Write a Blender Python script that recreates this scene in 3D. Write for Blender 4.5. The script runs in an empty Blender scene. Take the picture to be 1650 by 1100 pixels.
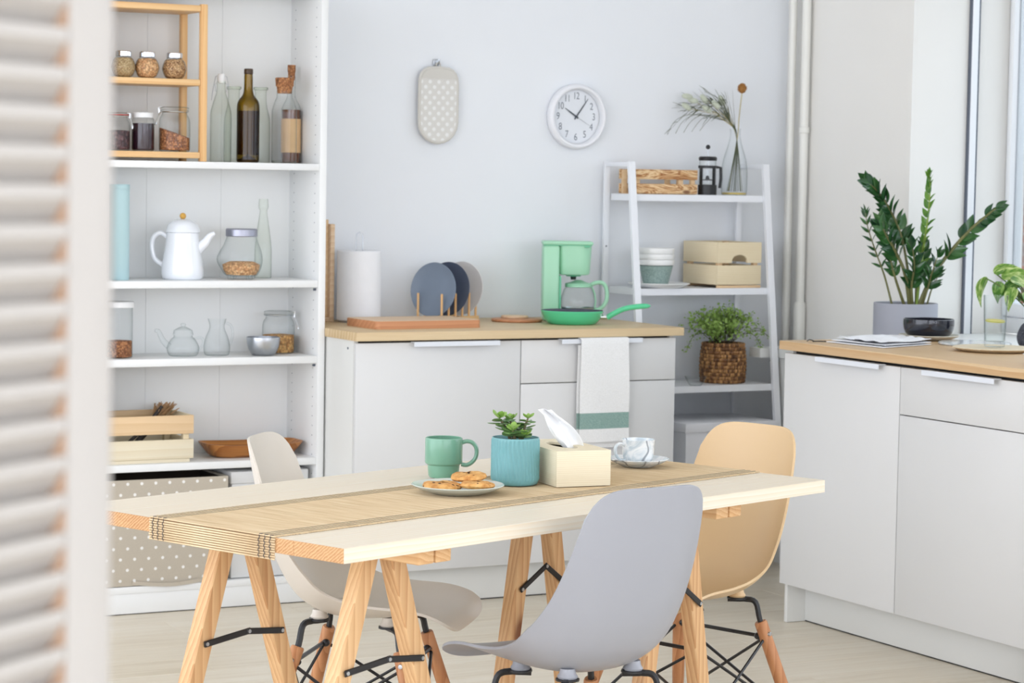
import bpy, bmesh, math, random
from mathutils import Vector, Matrix, Euler
random.seed(7)
PI = math.pi
SC = bpy.context.scene
COL = SC.collection

# ------------------------------------------------------------------ camera
cam_d = bpy.data.cameras.new('camera')
cam_d.sensor_width = 36.0
cam_d.sensor_fit = 'HORIZONTAL'
cam_d.lens = 85.9
cam_d.clip_start = 0.05
cam_d.clip_end = 200
cam_d.dof.use_dof = True
cam_d.dof.focus_distance = 5.5
cam_d.dof.aperture_fstop = 10.0
cam = bpy.data.objects.new('camera', cam_d)
COL.objects.link(cam)
YAW, PIT, ROL = 0.489675, 0.067299, 0.0171
fwd = Vector((math.sin(YAW)*math.cos(PIT), math.cos(YAW)*math.cos(PIT), -math.sin(PIT)))
rt = Vector((math.cos(YAW), -math.sin(YAW), 0))
up = rt.cross(fwd)
r2 = rt*math.cos(ROL) + up*math.sin(ROL)
u2 = -rt*math.sin(ROL) + up*math.cos(ROL)
mw = Matrix((r2, u2, -fwd)).transposed().to_4x4()
mw.translation = Vector((0, 0, 1.418))
cam.matrix_world = mw
SC.camera = cam

# ------------------------------------------------------------------ world, light, exposure
SC.view_settings.view_transform = 'Standard'
SC.view_settings.look = 'None'
SC.view_settings.gamma = 1.0
SC.view_settings.use_curve_mapping = False
SC.view_settings.exposure = 0.50
world = bpy.data.worlds.new('overcast_sky')
SC.world = world
world.use_nodes = True
bg = world.node_tree.nodes['Background']
bg.inputs['Color'].default_value = (0.90, 0.945, 1.05, 1)
bg.inputs['Strength'].default_value = 2.7

def portal(name, loc, rot, sx, sy):
    l = bpy.data.lights.new(name, 'AREA')
    l.shape = 'RECTANGLE'; l.size = sx; l.size_y = sy
    l.cycles.is_portal = True
    o = bpy.data.objects.new(name, l); COL.objects.link(o)
    o.location = loc; o.rotation_euler = rot
    return o
# daylight enters through windows in the right wall (2), plus unseen glazing added left and behind for fill
WX = 5.33                    # right wall inner face
WY = 7.80                    # back wall inner face
LX, FY, CZ = -1.8, -2.4, 3.0 # left wall, front wall (behind camera), ceiling
W1 = (4.70, 7.02, 0.88, 2.75)
W2 = (-1.8, 3.90, 0.60, 2.85)
W3 = (-1.5, 5.1, 0.12, 2.92)   # x range in the wall behind the camera
W4 = (-0.6, 7.2, 0.12, 2.92)   # y range in the left wall
portal('window_portal', (WX+0.62, (W1[0]+W1[1])/2, (W1[2]+W1[3])/2), (0, PI/2, 0), W1[3]-W1[2], W1[1]-W1[0])
portal('window_portal', (WX+0.62, (W2[0]+W2[1])/2, (W2[2]+W2[3])/2), (0, PI/2, 0), W2[3]-W2[2], W2[1]-W2[0])
portal('window_portal', ((W3[0]+W3[1])/2, FY-0.22, (W3[2]+W3[3])/2), (PI/2, 0, 0), W3[1]-W3[0], W3[3]-W3[2])

portal('window_portal', (LX-0.22, (W4[0]+W4[1])/2, (W4[2]+W4[3])/2), (0, -PI/2, 0), W4[3]-W4[2], W4[1]-W4[0])
SC.cycles.transparent_max_bounces = 40
SC.cycles.caustics_reflective = False
SC.cycles.caustics_refractive = False

# ------------------------------------------------------------------ mesh helpers
class MB:
    """collects faces; build() links them as one mesh object"""
    def __init__(self):
        self.v = []; self.f = []
    def add(self, vs, fs, M=None):
        o = len(self.v)
        self.v += [tuple(M @ Vector(p)) if M else tuple(p) for p in vs]
        self.f += [tuple(i+o for i in f) for f in fs]
        return self
    def box(self, x0, x1, y0, y1, z0, z1, b=0.0, M=None, seg=2):
        if b <= 0:
            vs = [(x, y, z) for x in (x0, x1) for y in (y0, y1) for z in (z0, z1)]
            return self.add(vs, [(0,1,3,2),(4,6,7,5),(0,4,5,1),(2,3,7,6),(0,2,6,4),(1,5,7,3)], M)
        bm = bmesh.new()
        bmesh.ops.create_cube(bm, size=1)
        for q in bm.verts:
            q.co = Vector(((x0+x1)/2 + q.co.x*(x1-x0), (y0+y1)/2 + q.co.y*(y1-y0), (z0+z1)/2 + q.co.z*(z1-z0)))
        bmesh.ops.bevel(bm, geom=bm.edges[:], offset=b, segments=seg, profile=0.5, affect='EDGES')
        bm.verts.index_update()
        self.add([q.co.copy() for q in bm.verts], [[q.index for q in f.verts] for f in bm.faces], M)
        bm.free(); return self
    def lathe(self, prof, n=32, M=None, a0=0.0, a1=2*PI):
        full = abs(a1-a0-2*PI) < 1e-6
        k = n if full else n+1
        vs = []; fs = []
        for r, z in prof:
            for i in range(k):
                a = a0 + (a1-a0)*i/n
                vs.append((r*math.cos(a), r*math.sin(a), z))
        for j in range(len(prof)-1):
            for i in range(n):
                i2 = (i+1) % k
                fs.append((j*k+i, j*k+i2, (j+1)*k+i2, (j+1)*k+i))
        if full:
            if prof[0][0] > 1e-6: fs.append(tuple(range(k))[::-1]) if getattr(self, 'cap0', False) else None
            if prof[-1][0] > 1e-6 and getattr(self, 'cap1', False): fs.append(tuple((len(prof)-1)*k+i for i in range(k)))
        fs = [f for f in fs if f]
        return self.add(vs, fs, M)
    def tube(self, pts, r, n=8, M=None, closed=False):
        pts = [Vector(p) for p in pts]
        m = len(pts)
        rr = r if isinstance(r, (list, tuple)) else [r]*m
        vs = []; fs = []
        prev = None
        for i, p in enumerate(pts):
            if closed: t = pts[(i+1) % m]-pts[i-1]
            else: t = pts[min(i+1, m-1)]-pts[max(i-1, 0)]
            if t.length < 1e-9: t = Vector((0,0,1))
            t.normalize()
            if prev is None:
                a = Vector((0,0,1)) if abs(t.z) < 0.9 else Vector((1,0,0))
                nn = t.cross(a).normalized()
            else:
                nn = prev - t*prev.dot(t)
                if nn.length < 1e-6: nn = t.orthogonal()
                nn.normalize()
            prev = nn
            bb = t.cross(nn)
            for k in range(n):
                a = 2*PI*k/n
                vs.append(p + (nn*math.cos(a)+bb*math.sin(a))*rr[i])
        for i in range(m if closed else m-1):
            j = (i+1) % m
            for k in range(n):
                k2 = (k+1) % n
                fs.append((i*n+k, i*n+k2, j*n+k2, j*n+k))
        if not closed:
            fs.append(tuple(range(n))[::-1]); fs.append(tuple((m-1)*n+k for k in range(n)))
        return self.add(vs, fs, M)
    def prism(self, poly, z0, z1, M=None):
        k = len(poly)
        vs = [(x, y, z0) for x, y in poly]+[(x, y, z1) for x, y in poly]
        fs = [tuple(range(k))[::-1], tuple(range(k, 2*k))]
        fs += [(i, (i+1) % k, k+(i+1) % k, k+i) for i in range(k)]
        return self.add(vs, fs, M)
    def grid(self, G, thick=0.0, M=None):
        """G[i][j] points; thick>0 gives a closed sheet"""
        a = len(G); b = len(G[0])
        P = [[Vector(p) for p in row] for row in G]
        fs = [(i*b+j, i*b+j+1, (i+1)*b+j+1, (i+1)*b+j) for i in range(a-1) for j in range(b-1)]
        vs = [p for row in P for p in row]
        if thick:
            N = []
            for i in range(a):
                for j in range(b):
                    du = P[min(i+1,a-1)][j]-P[max(i-1,0)][j]
                    dv = P[i][min(j+1,b-1)]-P[i][max(j-1,0)]
                    n = dv.cross(du)
                    if n.length < 1e-12: n = Vector((0,0,1))
                    N.append(n.normalized())
            o = len(vs)
            vs = vs+[p+n*thick for p, n in zip(vs, N)]
            fs = fs+[tuple(q+o for q in f[::-1]) for f in fs]
            ring = [j for j in range(b)]+[i*b+b-1 for i in range(1,a)]+[(a-1)*b+j for j in range(b-2,-1,-1)]+[i*b for i in range(a-2,0,-1)]
            for q in range(len(ring)):
                p0, p1 = ring[q], ring[(q+1) % len(ring)]
                fs.append((p1, p0, p0+o, p1+o))
        return self.add(vs, fs, M)
    def ball(self, c, rx, ry=None, rz=None, n=12, m=8, M=None):
        ry = rx if ry is None else ry; rz = rx if rz is None else rz
        prof = [(math.sin(PI*i/m), -math.cos(PI*i/m)) for i in range(m+1)]
        vs = []; fs = []
        vs.append((c[0], c[1], c[2]-rz))
        for r, z in prof[1:-1]:
            for k in range(n):
                a = 2*PI*k/n; vs.append((c[0]+rx*r*math.cos(a), c[1]+ry*r*math.sin(a), c[2]+rz*z))
        vs.append((c[0], c[1], c[2]+rz)); L = len(vs)-1
        for k in range(n):
            fs.append((0, 1+(k+1) % n, 1+k))
            fs.append((L, L-n+k, L-n+(k+1) % n))
        for j in range(m-2):
            for k in range(n):
                a, b2 = 1+j*n+k, 1+j*n+(k+1) % n
                fs.append((a, b2, b2+n, a+n))
        return self.add(vs, fs, M)
    def mesh(self, name, smooth=35, fix=True):
        me = bpy.data.meshes.new(name)
        me.from_pydata([tuple(p) for p in self.v], [], self.f)
        if fix:
            bm = bmesh.new(); bm.from_mesh(me)
            bmesh.ops.remove_doubles(bm, verts=bm.verts, dist=1e-6)
            bmesh.ops.recalc_face_normals(bm, faces=bm.faces)
            bm.to_mesh(me); bm.free()
        me.validate()
        if smooth:
            me.polygons.foreach_set('use_smooth', [True]*len(me.polygons))
            try: me.set_sharp_from_angle(angle=math.radians(smooth))
            except Exception: pass
        return me
    def build(self, name, mat, parent=None, smooth=35, fix=True):
        me = self.mesh(name, smooth, fix)
        if mat: me.materials.append(mat)
        return link(name, me, parent)

def link(name, me, parent=None, loc=None, rot=None):
    o = bpy.data.objects.new(name, me); COL.objects.link(o)
    if parent: o.parent = parent
    if loc is not None: o.location = loc
    if rot is not None: o.rotation_euler = rot
    return o
def tag(o, label=None, cat=None, group=None, kind=None):
    if label: o['label'] = label
    if cat: o['category'] = cat
    if group: o['group'] = group
    if kind: o['kind'] = kind
    return o
def thing(name, label, cat, loc=(0,0,0), rz=0.0, group=None):
    o = bpy.data.objects.new(name, None); COL.objects.link(o)
    o.empty_display_size = 0.05
    o.location = loc; o.rotation_euler = (0, 0, rz)
    return tag(o, label, cat, group)
def struct(o):
    o['kind'] = 'structure'; return o
def spline(pts, n=24):
    """Catmull-Rom through pts"""
    P = [Vector(p) for p in pts]; m = len(P)-1; out = []
    for k in range(n+1):
        s = k/n*m; i = min(int(s), m-1); f = s-i
        g = lambda q: P[max(0, min(m, q))]
        p0, p1, p2, p3 = g(i-1), g(i), g(i+1), g(i+2)
        out.append(0.5*(2*p1+(p2-p0)*f+(2*p0-5*p1+4*p2-p3)*f*f+(3*p1-p0-3*p2+p3)*f**3))
    return out
def sprof(pts, n=24):
    return [(max(0.0, p.x), max(p.y, pts[0][1])) for p in spline([(a, b, 0) for a, b in pts], n)]
def wall_prof(outer, t):
    """outer (r,z) bottom->top, turned into a thick vessel: bottom centre, outside, rim, inside, inner bottom"""
    inner = [(max(r-t, 0.0), z) for r, z in outer if z > outer[0][1]+t*1.2]
    inner = inner[::-1]
    return [(0, outer[0][1])]+outer+[(outer[-1][0]-t*0.5, outer[-1][1]+t*0.3)]+inner+[(inner[-1][0]*0.96, outer[0][1]+t), (0, outer[0][1]+t)]
def RZ(a): return Matrix.Rotation(a, 4, 'Z')
def TR(x, y, z): return Matrix.Translation((x, y, z))

# ------------------------------------------------------------------ materials
def lin(c):
    return tuple(((x/255)/12.92 if x/255 <= 0.04045 else ((x/255+0.055)/1.055)**2.4) for x in c)
class NT:
    def __init__(self, name):
        self.m = bpy.data.materials.new(name); self.m.use_nodes = True
        self.t = self.m.node_tree; self.b = self.t.nodes['Principled BSDF']
    def n(self, kind, **kw):
        q = self.t.nodes.new(kind)
        for k, v in kw.items():
            if k in q.inputs.keys(): q.inputs[k].default_value = v
            else: setattr(q, k, v)
        return q
    def l(self, a, b): self.t.links.new(a, b)
    def ramp(self, src, stops):
        r = self.n('ShaderNodeValToRGB'); e = r.color_ramp.elements
        while len(e) < len(stops): e.new(0.5)
        for q, (p, c) in zip(e, stops):
            q.position = p; q.color = (*c, 1) if len(c) == 3 else c
        self.l(src, r.inputs['Fac']); return r
    def mix(self, fac, a, b, mode='MIX'):
        q = self.n('ShaderNodeMix'); q.data_type = 'RGBA'; q.blend_type = mode
        for s, v in ((0, fac), (6, a), (7, b)):
            if hasattr(v, 'is_output') or hasattr(v, 'links'): self.l(v, q.inputs[s])
            elif s == 0: q.inputs[0].default_value = v
            else: q.inputs[s].default_value = (*v, 1)
        return q.outputs[2]
    def math(self, op, a, b=None, c=None):
        q = self.n('ShaderNodeMath'); q.operation = op
        for i, v in enumerate((a, b, c)):
            if v is None: continue
            if hasattr(v, 'links'): self.l(v, q.inputs[i])
            else: q.inputs[i].default_value = v
        return q.outputs[0]
    def coords(self, scale=(1,1,1), rand=0.0, rot=(0,0,0), loc=(0,0,0)):
        tc = self.n('ShaderNodeTexCoord'); v = tc.outputs['Object']
        if rand:
            oi = self.n('ShaderNodeObjectInfo')
            s = self.n('ShaderNodeVectorMath'); s.operation = 'SCALE'; s.inputs[0].default_value = (1, 1.7, 2.3)
            self.l(self.math('MULTIPLY', oi.outputs['Random'], rand), s.inputs['Scale'])
            a = self.n('ShaderNodeVectorMath'); a.operation = 'ADD'
            self.l(v, a.inputs[0]); self.l(s.outputs[0], a.inputs[1]); v = a.outputs[0]
        mp = self.n('ShaderNodeMapping'); mp.inputs['Scale'].default_value = scale
        mp.inputs['Rotation'].default_value = rot; mp.inputs['Location'].default_value = loc
        self.l(v, mp.inputs['Vector']); return mp.outputs[0]
    def noise(self, vec, scale=5, detail=3, rough=0.5, dist=0.0):
        q = self.n('ShaderNodeTexNoise'); q.inputs['Scale'].default_value = scale
        q.inputs['Detail'].default_value = detail; q.inputs['Roughness'].default_value = rough
        q.inputs['Distortion'].default_value = dist
        self.l(vec, q.inputs['Vector']); return q.outputs['Fac']
    def bump(self, h, strength=0.2, dist=0.002):
        q = self.n('ShaderNodeBump'); q.inputs['Strength'].default_value = strength
        q.inputs['Distance'].default_value = dist
        self.l(h, q.inputs['Height']); self.l(q.outputs[0], self.b.inputs['Normal'])
    def set(self, **kw):
        for k, v in kw.items():
            k = k.replace('_', ' ').title() if k not in self.b.inputs.keys() else k
            i = self.b.inputs[k]
            if hasattr(v, 'links'): self.l(v, i)
            elif isinstance(v, tuple) and len(v) == 3: i.default_value = (*v, 1)
            else: i.default_value = v
        return self

def paint(name, rgb, rough=0.5, var=0.03, scale=6, bump=0.0, spec=0.5, coat=0.0, sheen=0.0, bscale=300, sss=0.0):
    t = NT(name); c = lin(rgb)
    f = t.noise(t.coords((1,1,1), 3.0), scale, 3)
    col = t.ramp(f, [(0.3, tuple(x*(1-var) for x in c)), (0.7, tuple(min(1, x*(1+var)) for x in c))])
    t.set(**{'Base Color': col.outputs[0], 'Roughness': rough, 'Specular IOR Level': spec, 'Coat Weight': coat, 'Sheen Weight': sheen})
    if bump: t.bump(t.noise(t.coords(), bscale, 2), bump, 0.001)
    return t.m
def metal(name, rgb, rough=0.3):
    t = NT(name)
    f = t.noise(t.coords((1,1,8)), 60, 2)
    t.set(**{'Base Color': lin(rgb), 'Metallic': 1.0, 'Roughness': t.math('MULTIPLY_ADD', f, 0.12, rough-0.06)})
    return t.m
def wood(name, light, dark, axis='X', ring=26, fine=1.0, rough=0.5, knots=0.0, amount=1.0, knotcol=(110,62,34), coat=0.0):
    t = NT(name); ax = 'XYZ'.index(axis)
    st = [1, 1, 1]; st[ax] = 0.07
    v = t.coords(tuple(st), 5.0)
    d = t.noise(v, 7, 2)
    w = t.n('ShaderNodeTexWave'); w.wave_type = 'RINGS'; w.rings_direction = axis; w.wave_profile = 'SAW'
    w.inputs['Scale'].default_value = ring; w.inputs['Distortion'].default_value = 3.5
    w.inputs['Detail'].default_value = 2; w.inputs['Detail Scale'].default_value = 1.2
    t.l(v, w.inputs['Vector'])
    st2 = [1, 1, 1]; st2[ax] = 0.03
    fn = t.noise(t.coords(tuple(st2), 5.0), 260*fine, 3)
    fac = t.math('MULTIPLY', w.outputs['Fac'], 0.55)
    fac = t.math('MULTIPLY_ADD', fn, 0.35, fac)
    fac = t.math('MULTIPLY_ADD', d, 0.5, fac)
    fac = t.math('MULTIPLY', fac, amount)
    L, D = lin(light), lin(dark)
    M_ = tuple((a+b)/2 for a, b in zip(L, D))
    col = t.ramp(fac, [(0.22, L), (0.62, M_), (1.0, D)]).outputs[0]
    if knots:
        sk = [5.5, 5.5, 5.5]; sk[ax] = 2.2
        vo = t.n('ShaderNodeTexVoronoi'); vo.feature = 'F1'; vo.inputs['Scale'].default_value = 1.0*knots
        vo.inputs['Randomness'].default_value = 1.0
        t.l(t.coords(tuple(sk), 9.0), vo.inputs['Vector'])
        kf = t.ramp(vo.outputs['Distance'], [(0.0, (1,1,1)), (0.055, (0.9,0.9,0.9)), (0.085, (0.25,0.25,0.25)), (0.13, (0,0,0))])
        col = t.mix(kf.outputs[0], col, lin(knotcol))
    t.set(**{'Base Color': col, 'Roughness': rough, 'Specular IOR Level': 0.35, 'Coat Weight': coat})
    t.bump(fn, 0.06, 0.001)
    return t.m
def glass_thin(name, tint=(253,254,254), edge=(172,184,182), rough=0.0, edge_amt=0.8):
    """clear vessel wall: transparent with fresnel reflection, darker where seen edge-on"""
    t = NT(name); t.t.nodes.remove(t.b)
    lw = t.n('ShaderNodeLayerWeight'); lw.inputs['Blend'].default_value = 0.5
    fr = t.math('MULTIPLY_ADD', t.math('POWER', lw.outputs['Facing'], 5.0), 0.75, 0.018)
    e = t.math('MULTIPLY', t.math('POWER', lw.outputs['Facing'], 3.0), edge_amt)
    tr = t.n('ShaderNodeBsdfTransparent'); t.l(t.mix(e, lin(tint), lin(edge)), tr.inputs['Color'])
    gl = t.n('ShaderNodeBsdfGlossy'); gl.inputs['Roughness'].default_value = rough+0.03
    mx = t.n('ShaderNodeMixShader')
    t.l(fr, mx.inputs[0]); t.l(tr.outputs[0], mx.inputs[1]); t.l(gl.outputs[0], mx.inputs[2])
    out = t.t.nodes['Material Output']; t.l(mx.outputs[0], out.inputs['Surface'])
    return t.m
def glass_solid(name, rgb=(255,255,255), ior=1.45, rough=0.0):
    t = NT(name)
    t.set(**{'Base Color': lin(rgb), 'Roughness': rough, 'IOR': ior, 'Transmission Weight': 1.0})
    return t.m
def grains(name, c1, c2, c3, scale=120, stretch=(1,1,1)):
    t = NT(name)
    vo = t.n('ShaderNodeTexVoronoi'); vo.inputs['Scale'].default_value = scale
    t.l(t.coords(stretch), vo.inputs['Vector'])
    s = t.n('ShaderNodeSeparateColor'); t.l(vo.outputs['Color'], s.inputs[0])
    col = t.ramp(s.outputs[0], [(0.1, lin(c1)), (0.5, lin(c2)), (0.95, lin(c3))])
    k = t.ramp(vo.outputs['Distance'], [(0.3, (1,1,1)), (0.8, (0.5,0.46,0.42))])
    t.set(**{'Base Color': t.mix(1.0, col.outputs[0], k.outputs[0], 'MULTIPLY'), 'Roughness': 0.7})
    t.bump(t.math('SUBTRACT', 1.0, vo.outputs['Distance']), 0.8, 0.003)
    return t.m
def leafmat(name, c1, c2, rough=0.35, coat=0.0, tr=0.15, scale=14):
    t = NT(name)
    f = t.noise(t.coords((1,1,1), 4.0), scale, 2)
    oi = t.n('ShaderNodeObjectInfo')
    f2 = t.math('MULTIPLY_ADD', oi.outputs['Random'], 0.6, t.math('MULTIPLY', f, 0.6))
    col = t.ramp(f2, [(0.15, lin(c1)), (0.95, lin(c2))])
    t.set(**{'Base Color': col.outputs[0], 'Roughness': rough, 'Coat Weight': coat})
    if tr:
        td = t.n('ShaderNodeBsdfTranslucent'); t.l(col.outputs[0], td.inputs['Color'])
        mx = t.n('ShaderNodeMixShader'); mx.inputs[0].default_value = tr
        out = t.t.nodes['Material Output']
        t.l(t.b.outputs[0], mx.inputs[1]); t.l(td.outputs[0], mx.inputs[2]); t.l(mx.outputs[0], out.inputs['Surface'])
    return t.m
def dots(name, base, dot, pitch, r, plane='XZ', soft=0.12, rough=0.85):
    """printed polka dots in a staggered grid"""
    t = NT(name)
    tc = t.n('ShaderNodeTexCoord'); s = t.n('ShaderNodeSeparateXYZ'); t.l(tc.outputs['Object'], s.inputs[0])
    a = s.outputs['XYZ'.index(plane[0])]; b = s.outputs['XYZ'.index(plane[1])]
    b1 = t.math('DIVIDE', b, pitch[1])
    row = t.math('FLOOR', b1)
    odd = t.math('MULTIPLY', t.math('FLOORED_MODULO', row, 2.0), 0.5)
    a1 = t.math('ADD', t.math('DIVIDE', a, pitch[0]), odd)
    fa = t.math('MULTIPLY', t.math('SUBTRACT', t.math('FRACT', a1), 0.5), pitch[0])
    fb = t.math('MULTIPLY', t.math('SUBTRACT', t.math('FRACT', b1), 0.5), pitch[1])
    d = t.math('SQRT', t.math('ADD', t.math('MULTIPLY', fa, fa), t.math('MULTIPLY', fb, fb)))
    k = t.ramp(t.math('DIVIDE', d, r), [(1-soft, (1,1,1)), (1.0, (0,0,0))])
    k.color_ramp.interpolation = 'EASE'
    wv = t.noise(t.coords((1,1,1)), 400, 2)
    bc = t.ramp(wv, [(0.3, tuple(x*0.93 for x in lin(base))), (0.7, lin(base))])
    t.set(**{'Base Color': t.mix(k.outputs[0], bc.outputs[0], lin(dot)), 'Roughness': rough, 'Specular IOR Level': 0.2})
    t.bump(wv, 0.15, 0.001)
    return t.m

M = {}
M['wall'] = paint('wall_paint_cool_light', (239,242,246), 0.65, 0.012, 2.5, 0.05, 0.3, bscale=90)  # bluish sky light is tinted into the back wall's colour
M['wall_r'] = paint('right_wall_paint_warm_light', (238,236,231), 0.65, 0.012, 2.5, 0.05, 0.3, bscale=90)  # warmer light from the left is tinted into this colour
M['ceil'] = paint('ceiling_paint', (244,244,242), 0.8, 0.01)
M['white'] = paint('white_lacquer', (219,219,218), 0.38, 0.008, 3)
M['carc'] = paint('white_melamine', (226,226,222), 0.45, 0.01, 3)
M['bright'] = paint('bright_white_plastic', (243,244,248), 0.4, 0.004)
M['shelfw'] = paint('bookcase_white', (238,239,238), 0.42, 0.01, 3)
M['ladderw'] = paint('powder_coated_steel', (240,242,246), 0.35, 0.006)
M['alu'] = paint('pale_pull_metal', (226,230,236), 0.3, 0.01)
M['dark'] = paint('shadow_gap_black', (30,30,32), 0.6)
M['black'] = paint('black_plastic', (24,25,28), 0.4)
M['blackmetal'] = paint('black_steel', (26,26,28), 0.38, 0.05)
M['chrome'] = metal('chrome', (225,228,232), 0.15)
M['steel'] = metal('brushed_steel', (190,194,200), 0.3)
M['silverlid'] = metal('silver_lid', (165,166,178), 0.4)
M['glass'] = glass_thin('clear_glass')
M['greenglass'] = glass_thin('pale_green_glass', (250,252,249), (158,172,160), edge_amt=0.85)
M['pane'] = glass_thin('double_glazing', (224,227,227), (196,206,206), edge_amt=0.3)
M['clock_glass'] = glass_thin('clock_glass', (252,253,253), (225,232,232), edge_amt=0.3)
M['pine_top'] = wood('pine_tabletop', (234,226,210), (222,197,158), 'X', 34, 0.8, 0.42, 0.0, 0.62)
M['pine'] = wood('pine_legs', (228,192,144), (184,128,80), 'Z', 30, 1, 0.5, 0.55, 0.8)
M['pine_h'] = wood('pine_beam', (232,196,148), (196,138,84), 'Y', 30, 1, 0.5, 0.0, 0.8)
M['beech'] = wood('beech_dowel', (206,150,104), (160,100,60), 'Z', 16, 1.2, 0.45, 0, 0.8)
M['bamboo'] = wood('bamboo_rack', (242,205,152), (220,165,104), 'X', 20, 1, 0.42, 0, 0.7)
M['bamboo_z'] = wood('bamboo_post', (240,200,144), (216,158,98), 'Z', 20, 1, 0.42, 0, 0.7)
M['oak'] = wood('oak_worktop', (226,205,168), (194,160,112), 'X', 14, 0.9, 0.42, 0, 0.85)
M['oak_y'] = wood('oak_worktop_side', (226,200,160), (196,152,104), 'Y', 14, 0.9, 0.42, 0, 0.85)
M['crate'] = wood('pale_crate_wood', (240,226,194), (220,194,148), 'X', 55, 1, 0.6, 0.35, 0.62, (186,128,78))
M['crate_y'] = wood('pale_crate_wood_side', (240,226,194), (220,194,148), 'Y', 55, 1, 0.6, 0.35, 0.62, (186,128,78))
def scorched():
    t = NT('scorched_crate_wood')
    v = t.coords((3.0, 14, 14), 6.0)
    a = t.noise(v, 2.2, 3, 0.55, 2.2)
    w = t.math('PINGPONG', t.math('MULTIPLY', a, 5.0), 0.5)
    c = t.ramp(w, [(0.0, lin((150,92,52))), (0.16, lin((206,158,108))), (0.5, lin((240,212,168))), (1.0, lin((228,188,138)))])
    vo = t.n('ShaderNodeTexVoronoi'); vo.inputs['Scale'].default_value = 1.0; t.l(t.coords((9, 22, 22), 11.0), vo.inputs['Vector'])
    k = t.ramp(vo.outputs['Distance'], [(0.0, (1,1,1)), (0.13, (0.8,0.8,0.8)), (0.2, (0,0,0))])
    t.set(**{'Base Color': t.mix(k.outputs[0], c.outputs[0], lin((112,62,36))), 'Roughness': 0.6, 'Specular IOR Level': 0.3}); return t.m
M['crate_burnt'] = scorched()
M['crate_pale'] = wood('cream_crate_wood', (238,228,204), (222,204,168), 'X', 14, 1, 0.6, 0, 0.7)
M['crate_tan'] = wood('tan_crate_wood', (236,206,166), (216,178,130), 'X', 14, 1, 0.6, 0, 0.7)
M['tissuebox'] = wood('paulownia_box', (238,228,202), (214,194,156), 'X', 90, 0.8, 0.6, 0, 0.56)
M['tissuebox_y'] = wood('paulownia_box_side', (238,228,202), (214,194,156), 'Y', 90, 0.8, 0.6, 0, 0.56)
M['pine_end'] = wood('pine_end_grain', (224,184,136), (160,108,62), 'X', 60, 0.6, 0.6, 0, 1.0)
M['chop'] = wood('beech_board', (234,208,176), (206,164,122), 'X', 18, 1, 0.5, 0, 0.7)
M['chop_edge'] = wood('beech_board_edge', (216,158,116), (188,124,84), 'X', 18, 1, 0.5, 0, 0.8)
M['acacia'] = wood('acacia_tray', (206,142,76), (140,80,34), 'X', 16, 1, 0.4, 0, 0.9)
M['cork'] = grains('cork', (196,140,92), (180,120,74), (140,90,54), 160)
M['cream'] = paint('shutter_paint', (180,175,169), 0.5, 0.01)

# ================================================================== THE SETTING
def floor_mat():
    t = NT('pale_laminate')
    v = t.coords((0.5, 7, 1), 6.0)
    a = t.noise(v, 5, 5, 0.6, 0.4)
    b = t.noise(t.coords((0.35, 22, 1), 6.0), 9, 3)
    f = t.math('MULTIPLY_ADD', b, 0.4, t.math('MULTIPLY', a, 0.6))
    oi = t.n('ShaderNodeObjectInfo')
    f = t.math('MULTIPLY_ADD', oi.outputs['Random'], 0.10, f)
    c = t.ramp(f, [(0.34, lin((202,188,164))), (0.5, lin((221,209,188))), (0.72, lin((230,221,203)))])
    t.set(**{'Base Color': c.outputs[0], 'Roughness': 0.34, 'Specular IOR Level': 0.4})
    t.bump(b, 0.05, 0.001)
    return t.m
M['floor'] = floor_mat()
M['floor_gap'] = paint('floor_seam', (150,142,126), 0.7)

fl = struct(MB().box(LX-0.2, WX+0.3, FY-0.2, WY+0.15, -0.08, -0.004).build('floor', M['floor_gap'], None, 0))
plank_cache = {}
def plank(L):
    k = round(L, 3)
    if k not in plank_cache:
        me = MB().box(0, L-0.0012, 0, 0.1888, -0.004, 0.0, 0.0007, seg=1).mesh('plank', 0)
        me.materials.append(M['floor']); plank_cache[k] = me
    return plank_cache[k]
row = 0; y = WY-0.19
while y > 2.55:
    x = WX - ((row*0.47) % 1.29)
    if x < WX-0.02: link('plank', plank(WX-x), fl, (x, y, 0))
    while x-1.29 > LX:
        link('plank', plank(1.29), fl, (x-1.29, y, 0)); x -= 1.29
    if x-LX > 0.02: link('plank', plank(x-LX), fl, (LX, y, 0))
    row += 1; y -= 0.19
# plain run of the same boards where the view does not reach
b = MB(); b.box(LX, WX, FY, y+0.19, -0.004, 0); nf = b.build('floor', M['floor'], None, 0); struct(nf)
struct(MB().box(LX-0.2, WX+0.55, FY-0.2, WY+0.15, CZ, CZ+0.15).build('ceiling', M['ceil'], None, 0))
struct(MB().box(LX-0.2, WX+0.55, WY, WY+0.15, -0.08, CZ).build('wall_back', M['wall'], None, 0))
b = MB()
b.box(LX-0.2, LX, FY-0.2, W4[0], -0.08, CZ); b.box(LX-0.2, LX, W4[1], WY, -0.08, CZ)
b.box(LX-0.2, LX, W4[0], W4[1], -0.08, W4[2]); b.box(LX-0.2, LX, W4[0], W4[1], W4[3], CZ)
struct(b.build('wall_left', M['wall'], None, 0, fix=False))
XO = WX+0.52
b = MB()
b.box(WX, XO, FY-0.2, W2[0], -0.08, CZ)
b.box(WX, XO, W2[0], W2[1], -0.08, W2[2]-0.03); b.box(WX, XO, W2[0], W2[1], W2[3], CZ)
b.box(WX, XO, W2[1], W1[0], -0.08, CZ)
b.box(WX, XO, W1[0], W1[1], -0.08, W1[2]-0.03); b.box(WX, XO, W1[0], W1[1], W1[3], CZ)
b.box(WX, XO, W1[1], WY, -0.08, CZ)
struct(b.build('wall_right', M['wall_r'], None, 0, fix=False))
b = MB()
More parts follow.
